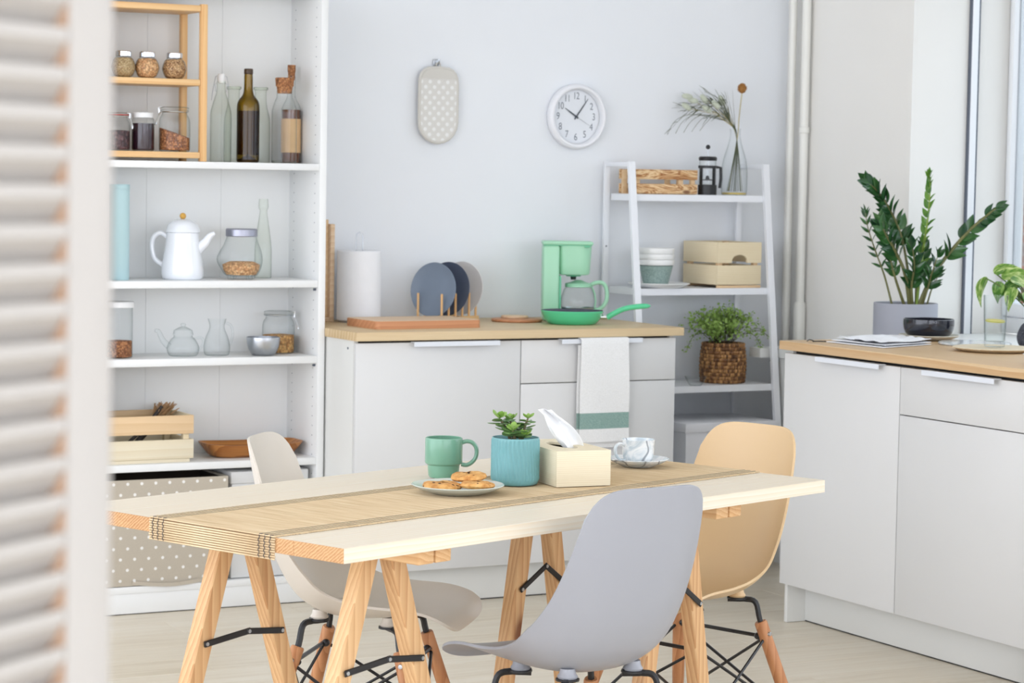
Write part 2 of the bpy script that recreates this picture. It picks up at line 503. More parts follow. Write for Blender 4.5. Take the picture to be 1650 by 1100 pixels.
b.box(LX, W3[0], FY-0.2, FY, -0.08, CZ); b.box(W3[1], WX, FY-0.2, FY, -0.08, CZ)
b.box(W3[0], W3[1], FY-0.2, FY, -0.08, W3[2]); b.box(W3[0], W3[1], FY-0.2, FY, W3[3], CZ)
struct(b.build('wall_front', M['wall'], None, 0, fix=False))

M['frame'] = paint('window_frame_white', (240,242,244), 0.3, 0.006)
M['gasket_l'] = paint('pale_gasket', (170,174,180), 0.5)
M['gasket'] = paint('grey_gasket', (92,98,110), 0.5)
M['sill'] = paint('sill_paint', (232,233,230), 0.4, 0.01)
def window(name, w, pane):
    y0, y1, z0, z1 = w
    root = bpy.data.objects.new(name, None); COL.objects.link(root); struct(root)
    root.location = (WX, y0, z0)
    L, H = y1-y0, z1-z0
    fx0, fx1 = 0.430, 0.493
    e = 0.0015
    fb = MB()
    fb.box(fx0, fx1, e, 0.014, e, H-e, 0.003); fb.box(fx0, fx1, L-0.014, L-e, e, H-e, 0.004)
    fb.box(fx0, fx1, 0.014, L-0.014, e, 0.06, 0.004); fb.box(fx0, fx1, 0.014, L-0.014, H-0.06, H-e, 0.004)
    fr = fb.build('window_frame', M['frame'], root, fix=False)
    n = 2
    for k in range(n):
        a = 0.015+(L-0.030)*k/n; c = 0.015+(L-0.030)*(k+1)/n
        s = MB(); sx0, sx1 = 0.420, 0.483
        s.box(sx0, sx1, a+0.002, a+0.024, 0.064, H-0.064, 0.006); s.box(sx0, sx1, c-0.024, c-0.002, 0.064, H-0.064, 0.006)
        s.box(sx0, sx1, a+0.024, c-0.024, 0.064, 0.11, 0.006); s.box(sx0, sx1, a+0.024, c-0.024, H-0.11, H-0.064, 0.006)
        so = s.build('sash', M['frame'], root, fix=False)
        MB().box(0.451, 0.456, a+0.022, c-0.022, 0.108, H-0.108).build('pane', pane, so, 0)
        g = MB()
        for q in (a+0.024, c-0.0265): g.box(0.444, 0.449, q, q+0.0025, 0.11, H-0.11)
        for q in (a-0.002, c-0.002): g.box(0.427, 0.441, q, q+0.004, 0.064, H-0.064)
        g.build('gasket', M['gasket_l'], so, 0)
    MB().box(-0.26, 0.0, -0.05, L+0.04, -0.03, 0.0, 0.004).build('window_sill', M['sill'], root)
    MB().box(0.0, 0.430, 0.001, L-0.001, -0.03, 0.0).build('sill_board', M['sill'], root, 0)
    for yy, sg in ((L-0.001, -1), (0.001, 1)):
        a, c = sorted((yy, yy+sg*0.012))
        js = MB().box(0.252, 0.282, a, c, 0.0, H-0.001, 0.001).build('jamb_strip', M['frame'], root)
        g = MB()
        for q in (0.246, 0.282): g.box(q, q+0.006, a, c, 0.0, H-0.001)
        g.build('seal', M['gasket'], js, 0)
    return root
window('window_1', W1, M['pane'])
window('window_2', W2, M['clock_glass'])
# unseen glazing behind the camera, enlarged to add fill light
root = struct(bpy.data.objects.new('fill_window_rear', None)); COL.objects.link(root); root.location = (W3[0], FY-0.12, W3[2])
L, H = W3[1]-W3[0], W3[3]-W3[2]
b = MB()
for q in range(5): b.box(q*(L-0.07)/4, q*(L-0.07)/4+0.07, 0, 0.06, 0, H, 0.004)
b.box(0, L, 0, 0.06, 0, 0.07, 0.004); b.box(0, L, 0, 0.06, H-0.07, H, 0.004)
b.build('window_frame', M['frame'], root, fix=False)

root = struct(bpy.data.objects.new('fill_window_left', None)); COL.objects.link(root); root.location = (LX-0.12, W4[0], W4[2])  # unseen left glazing, added and enlarged to brighten the room
L, H = W4[1]-W4[0], W4[3]-W4[2]
b = MB()
for q in range(5): b.box(0, 0.06, q*(L-0.07)/4, q*(L-0.07)/4+0.07, 0, H, 0.004)
b.box(0, 0.06, 0, L, 0, 0.07, 0.004); b.box(0, 0.06, 0, L, H-0.07, H, 0.004)
b.build('window_frame', M['frame'], root, fix=False)

# heating pipes in the far corner
M['pipe'] = paint('pipe_enamel', (236,235,228), 0.35, 0.01)
pp = thing('heating_pipe', 'white vertical heating pipe with a collar in the wall corner', 'pipe', (5.304, WY-0.158, 0))
MB().tube([(0,0,0.0),(0,0,1.5),(0,0,CZ-0.002)], 0.0165, 16).build('pipe', M['pipe'], pp)
b = MB(); b.cap0 = b.cap1 = True
b.lathe([(0.017,0.80),(0.0225,0.805),(0.0225,0.955),(0.017,0.965)], 20).build('collar', M['pipe'], pp)
MB().lathe([(0.0168,1.60),(0.0205,1.602),(0.0205,1.622),(0.0168,1.624)], 20).build('joint', M['pipe'], pp)
pp = thing('heating_pipe', 'slimmer white pipe running up behind the heating pipe in the corner', 'pipe', (5.292, WY-0.088, 0))
MB().tube([(0,0,0.0),(0,0,1.5),(0,0,CZ-0.002)], 0.0145, 14).build('pipe', M['pipe'], pp)
MB().lathe([(0.0148,0.30),(0.019,0.303),(0.019,0.33),(0.0148,0.333)], 18).build('joint', M['pipe'], pp)

# outside the window
M['brick'] = None
def brickmat():
    t = NT('old_brick')
    br = t.n('ShaderNodeTexBrick'); br.inputs['Scale'].default_value = 1.0
    br.inputs['Brick Width'].default_value = 0.25; br.inputs['Row Height'].default_value = 0.08
    br.inputs['Mortar Size'].default_value = 0.009
    br.inputs['Color1'].default_value = (*lin((158,108,90)), 1); br.inputs['Color2'].default_value = (*lin((136,122,116)), 1)
    br.inputs['Mortar'].default_value = (*lin((150,144,138)), 1)
    t.l(t.coords((1,1,1), 0, (PI/2, 0, 0)), br.inputs['Vector'])
    t.set(**{'Base Color': br.outputs[0], 'Roughness': 0.9}); return t.m
M['brick'] = brickmat()
M['peach'] = paint('peach_render', (206,178,150), 0.85)
M['coping'] = paint('grey_coping', (158,162,168), 0.8)
M['asphalt'] = paint('asphalt', (120,120,120), 0.9)
struct(MB().box(XO+0.01, 60, -30, 60, -1.4, -1.2).build('ground_outside', M['asphalt'], None, 0))
ow = thing('garden_wall', 'weathered red brick wall seen outside through the window', 'wall', (14.5, 13.2, -1.2), math.radians(-42))
MB().box(-9, 9, 0, 0.4, 0, 3.35).build('brickwork', M['brick'], ow, 0)
MB().box(-9.05, 9.05, -0.06, 0.46, 3.35, 3.66, 0.02).build('coping', M['coping'], ow, 0)
ob = thing('building', 'peach rendered building rising behind the brick wall outside', 'building', (19.5, 19.5, -1.2), math.radians(-42))
MB().box(-12, 12, 0, 6, 0, 4.55).build('wall', M['peach'], ob, 0)
MB().box(-12.2, 12.2, -0.2, 6.2, 4.55, 4.7, 0.02).build('roof_edge', M['coping'], ob, 0)
for k in range(6):
    w_ = MB(); w_.box(-9+k*3.4, -7.8+k*3.4, -0.04, 0.02, 1.8, 3.4); wo = w_.build('window', M['frame'], ob, 0)
    MB().box(-8.92+k*3.4, -7.88+k*3.4, -0.05, -0.03, 1.88, 3.32).build('pane', M['gasket'], wo, 0)

# ================================================================== BOOKCASE
BX0, BX1, BY0, BY1 = 2.438, 3.238, 7.39, 7.665
bk = thing('bookcase', 'tall white open bookcase filled with jars, bottles and baskets', 'bookcase', (BX0, BY0, 0))
W_, D_ = BX1-BX0, BY1-BY0
for nm, x0 in (('side_panel', 0), ('side_panel', W_-0.024)):
    MB().box(x0, x0+0.024, 0, D_, 0, 2.02, 0.0008).build(nm, M['shelfw'], bk)
MB().box(0.024, W_-0.024, 0.003, D_-0.022, 1.996, 2.02, 0.0008).build('top_panel', M['shelfw'], bk)
for z0, z1 in ((1.427,1.449),(1.044,1.067),(0.794,0.818),(0.458,0.481),(0.068,0.09)):
    MB().box(0.0245, W_-0.0245, 0.003, D_-0.023, z0, z1, 0.001).build('shelf', M['shelfw'], bk)
for k in range(3):
    w3 = (W_-0.02)/3
    MB().box(0.01+k*w3+0.0002, 0.01+(k+1)*w3-0.0002, D_-0.020, D_-0.014, 0.05, 2.0, 0.0009, seg=1).build('back_panel', M['shelfw'], bk)
MB().box(0.024, W_-0.024, 0.006, 0.022, 0.003, 0.068, 0.001).build('plinth', M['shelfw'], bk)
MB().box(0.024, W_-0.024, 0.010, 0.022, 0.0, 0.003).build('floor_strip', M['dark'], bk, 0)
b = MB()
for yy in (0.04, D_-0.06):
    z = 0.2
    while z < 1.98:
        b.lathe([(0.0,0.0),(0.0022,0.0)], 8, TR(W_-0.0243, yy, z) @ Matrix.Rotation(-PI/2, 4, 'Y')); z += 0.032
po = b.build('pin_holes', M['gasket'], bk, 0, fix=False); po['kind'] = 'stuff'
for zz in (0.786, 1.036):
    MB().lathe([(0,0),(0.004,0),(0.004,0.008),(0,0.008)], 10, TR(W_-0.0245, 0.022, zz) @ Matrix.Rotation(-PI/2, 4, 'Y')).build('shelf_pin', M['gasket'], bk)

# ================================================================== CABINETS
def handle(parent, L, M_):
    """folded pull on a front's top edge, along local X, front towards -Y"""
    b = MB(); b.box(-L/2, L/2, -0.024, 0.004, 0.0, 0.0025, 0, M_); b.box(-L/2, L/2, -0.024, -0.0215, -0.013, 0.0, 0, M_)
    return b.build('handle', M['alu'], parent, 0)
# sideboard against the back wall
SX0, SX1, SY = 3.246, 4.456, 7.158
sb = thing('base_cabinet', 'white kitchen base cabinet against the back wall under a wooden worktop', 'cabinet', (SX0, SY, 0))
w = SX1-SX0; Dp = WY-0.012-SY
for x0 in (0.0, w-0.016): MB().box(x0, x0+0.016, 0.0185, Dp, 0.001, 0.882, 0.0006).build('side_panel', M['carc'], sb)
MB().box(0.016, w-0.016, 0.03, Dp, 0.12, 0.136).build('bottom_panel', M['carc'], sb, 0)
MB().box(0.016, w-0.016, Dp-0.006, Dp, 0.136, 0.88).build('back_panel', M['carc'], sb, 0)
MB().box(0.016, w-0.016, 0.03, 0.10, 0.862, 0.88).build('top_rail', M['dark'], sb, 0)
MB().box(0.002, w-0.002, 0.060, 0.074, 0.004, 0.12, 0.0008).build('plinth', M['carc'], sb)
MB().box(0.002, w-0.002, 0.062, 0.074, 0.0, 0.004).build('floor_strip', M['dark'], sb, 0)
MB().lathe([(0,0),(0.004,0),(0.004,0.0015),(0,0.0015)], 12, TR(-0.0005, 0.06, 0.855) @ Matrix.Rotation(-PI/2, 4, 'Y')).build('screw_cap', M['gasket'], sb)
d1 = MB().box(0.001, 0.602, 0.0, 0.017, 0.123, 0.874, 0.0012).build('door', M['white'], sb)
handle(d1, 0.315, TR(0.355, 0.0, 0.8745))
d2 = MB().box(0.6055, w-0.001, 0.0, 0.017, 0.7305, 0.874, 0.0012).build('drawer', M['white'], sb)
handle(d2, 0.315, TR(0.905, 0.0, 0.8745))
d3 = MB().box(0.6055, w-0.001, 0.0, 0.017, 0.123, 0.7275, 0.0012).build('door', M['white'], sb)
o = MB().box(3.2395, 4.476, 7.138, WY-0.002, 0.882, 0.910, 0.0015).build('worktop', M['oak'])
tag(o, 'light oak worktop on the white cabinet, carrying the coffee maker and pan', 'worktop')

# sideboard along the right wall
RX, RY0, RY1 = 4.444, 5.26, 6.474
rc = thing('base_cabinet', 'white base cabinet beside the window with door and drawer fronts', 'cabinet', (RX, RY1, 0), -PI/2)
# local: x runs towards the camera (-Y), y runs towards the window (+X)
w = RY1-RY0; Dp = 0.58
for x0 in (0.0, w-0.016): MB().box(x0, x0+0.016, 0.0185, Dp, 0.001, 0.881, 0.0006).build('side_panel', M['carc'], rc)
MB().box(0.016, w-0.016, 0.03, Dp, 0.122, 0.138).build('bottom_panel', M['carc'], rc, 0)
MB().box(0.016, w-0.016, Dp-0.006, Dp, 0.138, 0.88).build('back_panel', M['carc'], rc, 0)
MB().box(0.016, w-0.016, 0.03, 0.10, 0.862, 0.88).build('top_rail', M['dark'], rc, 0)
MB().box(0.016, w-0.001, 0.088, 0.102, 0.004, 0.122, 0.0008).build('plinth', M['carc'], rc)
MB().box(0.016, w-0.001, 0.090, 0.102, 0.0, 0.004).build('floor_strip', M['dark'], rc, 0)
d1 = MB().box(-0.004, 0.602, 0.0, 0.017, 0.128, 0.871, 0.0012).build('door', M['white'], rc)
handle(d1, 0.33, TR(0.36, 0.0, 0.8715))
d2 = MB().box(0.6055, w-0.001, 0.0, 0.017, 0.7305, 0.871, 0.0012).build('drawer', M['white'], rc)
handle(d2, 0.33, TR(0.90, 0.0, 0.8715))
d3 = MB().box(0.6055, w-0.001, 0.0, 0.017, 0.128, 0.7275, 0.0012).build('door', M['white'], rc)
rc2 = thing('base_cabinet', 'second white base cabinet on the right, mostly cut off by the frame', 'cabinet', (RX, RY0-0.003, 0), -PI/2)
MB().box(0, 0.6, 0.0185, Dp, 0.12, 0.881, 0.001).build('carcass', M['carc'], rc2)
d = MB().box(0.001, 0.598, 0.0, 0.017, 0.128, 0.871, 0.0012).build('door', M['white'], rc2)
handle(d, 0.33, TR(0.3, 0.0, 0.8715))
MB().box(0, 0.6, 0.088, 0.102, 0.0, 0.12).build('plinth', M['carc'], rc2, 0)
o = MB().box(4.428, 5.048, 4.64, 6.488, 0.882, 0.910, 0.0015).build('worktop', M['oak_y'])
tag(o, 'oak worktop by the window holding a folded cloth, bowl and glass', 'worktop')

# pale ledge in the corner between ladder shelf and right wall
lg = thing('corner_bench', 'pale grey slab bench in the corner behind the ladder shelf', 'bench', (5.06, 7.12, 0))
MB().prism([(0.064,0),(0.255,0),(0.255,0.49),(0,0.49),(0,0.418),(0.064,0.418)], 0.765, 0.800).build('slab', M['sill'], lg, 20)
MB().box(0.070, 0.25, 0.02, 0.40, 0.0, 0.764, 0.002).build('support_panel', M['sill'], lg)
MB().box(0.058, 0.070, 0.425, 0.44, 0.748, 0.765).build('bracket', M['dark'], lg, 0)

# ================================================================== LADDER SHELF
LXa, LXb = 4.510, 5.115
ls = thing('ladder_shelf', 'white metal ladder shelf leaning against the back wall', 'shelf', (LXa, WY, 0))
wl = LXb-LXa
yr = -0.028
def yf(z): return -0.395+0.185*(z/1.48)      # front leg line
for x0 in (0.0, wl-0.026):
    b = MB()
    z0, z1 = 0.0, 1.48
    vs = []
    for z in (z0, z1):
        for (dx, dy) in ((0,0),(0.026,0),(0.026,0.014),(0,0.014)): vs.append((x0+dx, yf(z)+dy, z))
    b.add(vs, [(3,2,1,0),(4,5,6,7),(0,1,5,4),(1,2,6,5),(2,3,7,6),(3,0,4,7)])
    b.build('front_leg', M['ladderw'], ls, 0)
    MB().box(x0, x0+0.022, yr-0.012, yr, 0, 1.48, 0.001).build('back_leg', M['ladderw'], ls)
    MB().box(x0+0.004, x0+0.022, yf(1.47)+0.014, yr-0.012, 1.462, 1.478, 0.001).build('top_bar', M['ladderw'], ls)
for z in (1.345, 1.005, 0.652, 0.315):
    b = MB()
    y0 = yf(z)+0.015
    b.box(0.0265, wl-0.0265, y0, yr-0.013, z+0.014, z+0.018)
    b.box(0.0265, wl-0.0265, y0, y0+0.004, z-0.006, z+0.014)
    b.box(0.0265, wl-0.0265, yr-0.017, yr-0.013, z-0.006, z+0.014)
    b.build('shelf', M['ladderw'], ls, 0, fix=False)
    for x0 in (0.0265, wl-0.0305):
        MB().box(x0, x0+0.004, y0+0.004, yr-0.017, z-0.006, z+0.014).build('shelf_side', M['ladderw'], ls, 0)
b = MB()
for z in (1.17, 0.85, 0.5):
    for x0 in (0.011, wl-0.011): b.lathe([(0,0),(0.0035,0)], 8, TR(x0, yr-0.0125, z) @ Matrix.Rotation(PI/2, 4, 'X'))
po = b.build('bolt_holes', M['gasket'], ls, 0, fix=False); po['kind'] = 'stuff'
LZ = [1.363, 1.023, 0.670, 0.333]

# ================================================================== TABLE
TA = math.radians(20.35)
TO = Vector((1.777, 3.960, 0))
dv = Vector((math.cos(TA), math.sin(TA), 0)); nv = Vector((-math.sin(TA), math.cos(TA), 0))
def T(d, n, z=0.0): return TO+dv*d+nv*n+Vector((0,0,z))
TL, TW, TZ, TT = 1.512, 0.775, 0.750, 0.028
tt = thing('tabletop', 'pale pine tabletop of glued boards lying on two trestles', 'table', T(0,0,TZ-TT), TA)
np_ = 6
for k in range(np_):
    w0 = TW*k/np_; w1 = TW*(k+1)/np_
    me = MB().box(0, TL, -(w1-w0)/2+0.0001, (w1-w0)/2-0.0001, -TT/2, TT/2, 0.0007, seg=1).mesh('plank', 0)
    me.materials.append(M['pine_top']); me.materials.append(M['pine_end'])
    for pf in me.polygons:
        if abs(pf.normal.x) > 0.3: pf.material_index = 1
    link('plank', me, tt, (0, (w0+w1)/2, TT/2))
# trestles
def trestle(d0, spread, label):
    t = thing('trestle', label, 'trestle', T(d0, TW/2, 0), TA, 'pine trestles under the table')
    top = TZ-TT-0.0005
    for s in (-1, 1):
        b = MB(); b.box(s*0.0235-0.0215, s*0.0235+0.0215, -0.35, 0.35, top-0.032, top, 0.003)
        b.build('beam', M['pine_h'], t)
    zt = top-0.0325
    def xc(z): return 0.035+(spread-0.035)*(1-z/zt)
    for yy in (-0.20, 0.20):
        for s in (-1, 1):
            vs = []
            hw, ht = 0.0205, 0.0175
            for z in (0.0, zt):
                for dx, dy in ((-hw,-ht),(hw,-ht),(hw,ht),(-hw,ht)): vs.append((s*xc(z)+dx, yy+dy, z))
            b = MB(); b.add(vs, [(3,2,1,0),(4,5,6,7),(0,1,5,4),(1,2,6,5),(2,3,7,6),(3,0,4,7)])
            lo = b.build('leg', M['pine'], t, 0)
            bm = bmesh.new(); bm.from_mesh(lo.data)
            bmesh.ops.bevel(bm, geom=bm.edges[:], offset=0.0025, segments=1, affect='EDGES'); bm.to_mesh(lo.data); bm.free()
        # folding stay between the two legs
        zs = 0.475
        b = MB()
        p0 = Vector((-xc(zs)-0.002, yy-0.0205, zs)); p1 = Vector((0.010, yy-0.0215, zs+(0.012 if spread > 0.2 else 0.045))); p2 = Vector((xc(zs)+0.002, yy-0.0205, zs+0.002))
        for a, c in ((p0, p1), (p1, p2)):
            dirv = (c-a); L = dirv.length; ang = math.atan2(dirv.z, dirv.x)
            Mx = Matrix.Translation(a) @ Matrix.Rotation(-ang, 4, 'Y')
            b.box(-0.006, L+0.006, -0.0035, 0.001, -0.0065, 0.0065, 0.0015, Mx, 1)
        st = b.build('stay', M['blackmetal'], t)
        b = MB()
        for a in (p0, p1, p2): b.lathe([(0,0),(0.004,0),(0.004,0.002),(0,0.002)], 10, Matrix.Translation(a+Vector((0,-0.0033,0))) @ Matrix.Rotation(PI/2, 4, 'X'))
        b.build('rivet', M['steel'], st)
    return t
trestle(0.278, 0.245, 'pine trestle with wide open legs under the near left end of the table')
trestle(1.203, 0.150, 'pine trestle under the far right end, half behind the grey chair')

# woven runner
def runner_mat():
    t = NT('woven_reed')
    v = t.coords((90, 1.6, 1))
    a = t.noise(v, 4, 3)
    c = t.ramp(a, [(0.25, lin((184,156,118))), (0.5, lin((214,190,154))), (0.8, lin((230,215,182)))])
    t.set(**{'Base Color': c.outputs[0], 'Roughness': 0.8, 'Specular IOR Level': 0.2})
    return t.m
M['reed'] = runner_mat()
M['reed_shade'] = paint('reed_gap_shade', (112,84,52), 0.9)
M['thread'] = paint('grey_blue_thread', (66,70,80), 0.9, 0.1, 80)
M['thread_l'] = paint('pale_grey_thread', (150,144,128), 0.9, 0.1, 80)
n0, n1 = 0.178, 0.533
rn = thing('table_runner', 'woven reed table runner folded over the table end', 'runner', T(0,0,TZ), TA)
G = []
pitch = 0.0046
path = []
z = -0.040
while z < -0.002: path.append((-0.0012, z, -1, 0)); z += pitch
nd = len(path)
x = 0.0
while x < TL: path.append((x, 0.0008, 0, 1)); x += pitch
z = -0.002
for k in range(9): path.append((TL+0.0012, z, 1, 0)); z -= pitch
b = MB()
for (px, pz, nx, nz) in path:
    # each reed: a half round bar across the runner
    h, g = 0.0022, 0.0018
    if nz: prof = [(px-g, pz), (px-g*0.6, pz+h*0.8), (px+g*0.6, pz+h*0.8), (px+g, pz)]
    else: prof = [(px, pz-g), (px+nx*h*0.8, pz-g*0.6), (px+nx*h*0.8, pz+g*0.6), (px, pz+g)]
    jit = random.uniform(-0.0015, 0.0015)
    vs = [(q, n0+jit, zz) for q, zz in prof]+[(q, n1+jit, zz) for q, zz in prof]
    b.add(vs, [(0,1,5,4),(1,2,6,5),(2,3,7,6),(3,0,4,7),(0,3,2,1),(4,5,6,7)])
MB().box(-0.0011, -0.0003, n0+0.002, n1-0.002, -0.042, 0.0).build('gap_shade', M['reed_shade'], rn, 0)  # dark strip added behind the drop, stands in for shade between reeds
ro = b.build('reeds', M['reed'], rn, 0, fix=False); ro['kind'] = 'stuff'
for nn, heavy in ((n0+0.012,1),(n0+0.027,1),(n0+0.042,1),(n1-0.012,1),(n1-0.027,1),(n1-0.042,1)):
    b = MB()
    pts = []
    for i, (px, pz, nx, nz) in enumerate(path):
        off = 0.0018 if i % 2 else -0.0018
        pts.append((px+nx*0.0026, nn+off, pz+nz*0.0024))
    b.tube(pts[nd:], 0.0005, 4)
    so = b.build('stitching', M['thread_l'], rn, 0, fix=False); so['kind'] = 'stuff'
    b = MB(); b.tube(pts[:nd+2], 0.0009, 4)
    so = b.build('edge_stitching', M['thread'], rn, 0, fix=False); so['kind'] = 'stuff'

# ================================================================== SHELL CHAIRS
PR = [(-.262,.825),(-.250,.76),(-.232,.68),(-.208,.60),(-.178,.53),(-.135,.472),(-.075,.438),(0.0,.427),(.08,.432),(.16,.444),(.215,.447),(.250,.437),(.268,.418)]
WD = [.150,.166,.179,.191,.203,.213,.217,.216,.216,.216,.213,.206,.196]
LF = [.030,.040,.052,.066,.080,.088,.080,.062,.044,.028,.014,.006,.0]
SWd, SDp = 0.915, 0.952
def crv(P, t):
    n = len(P)-1; s = max(0, min(1, t))*n; i = min(int(s), n-1); f = s-i
    g = lambda k: P[max(0, min(n, k))]
    out = []
    vec = isinstance(P[0], tuple)
    for c in range(2 if vec else 1):
        a = [(g(i+k)[c] if vec else g(i+k)) for k in (-1,0,1,2)]
        out.append(.5*(2*a[1]+(a[2]-a[0])*f+(2*a[0]-5*a[1]+4*a[2]-a[3])*f*f+(3*a[1]-a[0]-3*a[2]+a[3])*f**3))
    return out if vec else out[0]
def shell_grid(nu=29, nv=49):
    G = []
    for j in range(nv):
        row = []
        for i in range(nu):
            u = math.sin(-PI/2+PI*i/(nu-1))*0.5+(-1+2*i/(nu-1))*0.5; v = j/(nv-1)
            ct = .09*(1-math.sqrt(max(0, 1-abs(u)**3.9))); cf = .13*(1-math.sqrt(max(0, 1-abs(u)**2.6)))
            t = ct+(1-ct-cf)*v
            c = crv(PR, t); w = crv(WD, t); l = crv(LF, t)
            a = crv(PR, min(1, t+.01)); d = crv(PR, max(0, t-.01))
            D = Vector((a[0]-d[0], a[1]-d[1])).normalized()
            k = abs(u)**2.4
            row.append((u*w*(1-.04*k)*SWd, (c[0]-D.y*l*k)*SDp, c[1]+D.x*l*k))
        G.append(row)
    return G
SHG = shell_grid()
def make_chair(label, mat, loc, rz):
    ch = thing('shell_chair', label, 'chair', loc, rz, 'moulded shell chairs around the table')
    b = MB(); b.grid(SHG, 0.0065)
    sh = b.build('seat_shell', mat, ch, 60)
    bev = sh.modifiers.new('soft_edge', 'BEVEL'); bev.width = 0.0028; bev.segments = 2; bev.limit_method = 'ANGLE'; bev.angle_limit = math.radians(50)
    # base
    tops = {}
    for sx in (-1, 1):
        for sy in (-1, 1):
            mx, my = sx*0.082, 0.012+sy*0.080
            zm = min((abs(p[0]-mx)+abs(p[1]-my), p[2]) for rw in SHG for p in rw)[1]-0.012
            m = MB()
            m.lathe([(0,0),(0.019,0),(0.021,0.004),(0.017,0.010),(0.015,0.020),(0,0.020)], 16, TR(mx, my, zm-0.008))
            m.build('shock_mount', mat, ch)
            tp = Vector((sx*0.126, 0.012+sy*0.116, 0.372)); ft = Vector((sx*0.212, 0.012+sy*0.222, 0.0))
            u = (tp-ft).normalized()
            br = MB()
            pts = spline([(mx-sx*0.02, my-sy*0.01, zm-0.013), (mx+sx*0.012, my+sy*0.012, zm-0.013), (tp.x-sx*0.010, tp.y-sy*0.008, zm-0.020), tuple(tp+u*0.004), tuple(tp-u*0.055)], 16)
            br.tube(pts, [0.0085]*4+[0.0072]*13, 6)
            br.lathe([(0,0),(0.024,0),(0.024,0.004),(0,0.004)], 12, TR(mx, my, zm-0.0125))
            br.build('bracket', M['blackmetal'], ch)
            lg_ = MB(); lg_.tube([tuple(ft), tuple(ft+u*0.02), tuple(ft.lerp(tp, 0.6)), tuple(tp-u*0.004), tuple(tp)], [0.0105, 0.0115, 0.0155, 0.0155, 0.0135], 14)
            lo = lg_.build('leg', M['beech'], ch)
            bo = MB(); side = Vector((sx, 0, 0))
            bo.lathe([(0,0),(0.006,0),(0.005,0.004),(0,0.0045)], 10, Matrix.Translation(tp-u*0.03+side*0.0145) @ Matrix.Rotation(sx*PI/2, 4, 'Y'))
            bo.build('bolt', M['steel'], lo)
            tops[(sx, sy)] = (tp, ft)
    def at(k, f): return tops[k][0].lerp(tops[k][1], f)
    for a, c in (((-1,-1),(1,-1)), ((-1,1),(1,1)), ((-1,-1),(-1,1)), ((1,-1),(1,1))):
        r = MB()
        r.tube([tuple(at(a, 0.10)), tuple(at(c, 0.62))], 0.0038, 6)
        r.tube([tuple(at(c, 0.10)), tuple(at(a, 0.62))], 0.0038, 6)
        r.build('cross_rods', M['blackmetal'], ch)
    for sy in (-1, 1):
        r = MB(); r.tube([tuple(at((-1,sy), 0.10)), tuple(at((1,sy), 0.10))], 0.0048, 6)
        r.build('spreader_bar', M['blackmetal'], ch)
        for sx in (-1, 1):
            k = MB(); k.ball(tuple(at((sx,sy), 0.10)+Vector((-sx*0.018, -sy*0.006, 0))), 0.010, 0.010, 0.009, 10, 6); k.build('clamp', M['blackmetal'], ch)
    return ch
M['sh_greige'] = paint('greige_plastic', (214,206,194), 0.38, 0.01, 4, 0.03, 0.5, bscale=500)
M['sh_grey'] = paint('grey_plastic', (159,161,168), 0.36, 0.01, 4, 0.03, 0.5, bscale=500)
M['sh_tan'] = paint('tan_plastic', (216,186,143), 0.38, 0.01, 4, 0.03, 0.5, bscale=500)
make_chair('greige plastic shell chair behind the left half of the table, turned right', M['sh_greige'], (2.272, 4.977, 0), math.radians(-129.5))
make_chair('grey plastic shell chair in front of the table with its back to us', M['sh_grey'], (2.429, 4.241, 0), math.radians(7.3))
make_chair('tan plastic shell chair at the right end of the table', M['sh_tan'], (3.105, 4.890, 0), math.radians(108.0))

# ================================================================== THINGS ON THE TABLE
RT = TZ+0.0042                     # top of runner
def vd(x, y):
    l = math.hypot(x, y); return x/l, y/l
M['sage'] = paint('sage_glaze', (120,168,143), 0.28, 0.05, 18, 0, 0.5, 0.25)
M['sage_in'] = paint('sage_glaze_inside', (150,196,174), 0.3, 0.03)
M['teal'] = paint('teal_glaze', (114,168,171), 0.42, 0.05, 20)
M['soil'] = grains('potting_soil', (92,70,56), (66,50,40), (40,30,26), 300)
M['plate_grey'] = paint('pale_grey_green_glaze', (206,212,202), 0.22, 0.02, 8, 0, 0.5, 0.3)
M['cookie'] = None
def cookie_mat():
    t = NT('oat_cookie')
    v = t.coords((1,1,1), 3)
    a = t.noise(v, 60, 4, 0.6)
    vo = t.n('ShaderNodeTexVoronoi'); vo.inputs['Scale'].default_value = 95; t.l(v, vo.inputs['Vector'])
    s = t.n('ShaderNodeSeparateColor'); t.l(vo.outputs['Color'], s.inputs[0])
    spots = t.math('MULTIPLY', t.math('LESS_THAN', vo.outputs['Distance'], 0.33), t.math('GREATER_THAN', s.outputs[0], 0.72))
    base = t.ramp(a, [(0.3, lin((190,128,66))), (0.5, lin((218,162,92))), (0.75, lin((236,192,128)))])
    t.set(**{'Base Color': t.mix(spots, base.outputs[0], lin((98,62,34))), 'Roughness': 0.8})
    t.bump(t.math('ADD', a, vo.outputs['Distance']), 0.9, 0.003); return t.m
M['cookie'] = cookie_mat()

# mug: stands on the far edge of the runner
mg = thing('mug', 'sage green stoneware mug with a stepped base behind the cookie plate', 'mug', (2.394, 4.803, RT))
o_ = [(0.031,0.0),(0.0335,0.004),(0.035,0.020),(0.0355,0.0275),(0.0405,0.031),(0.0415,0.034),(0.0415,0.083),(0.0408,0.087)]
MB().lathe(wall_prof(o_, 0.0035), 40).build('body', M['sage'], mg)
hp = spline([(0.038,0,0.076),(0.050,0,0.0800),(0.062,0,0.0775),(0.0705,0,0.068),(0.0725,0,0.055),(0.069,0,0.042),(0.060,0,0.032),(0.050,0,0.0275),(0.039,0,0.029)], 40)
hb = MB(); hb.tube([tuple(p) for p in hp], 0.0048, 10, RZ(math.radians(-28)) @ Matrix.Diagonal((1,1.5,1,1))); hb.build('handle', M['sage'], mg)

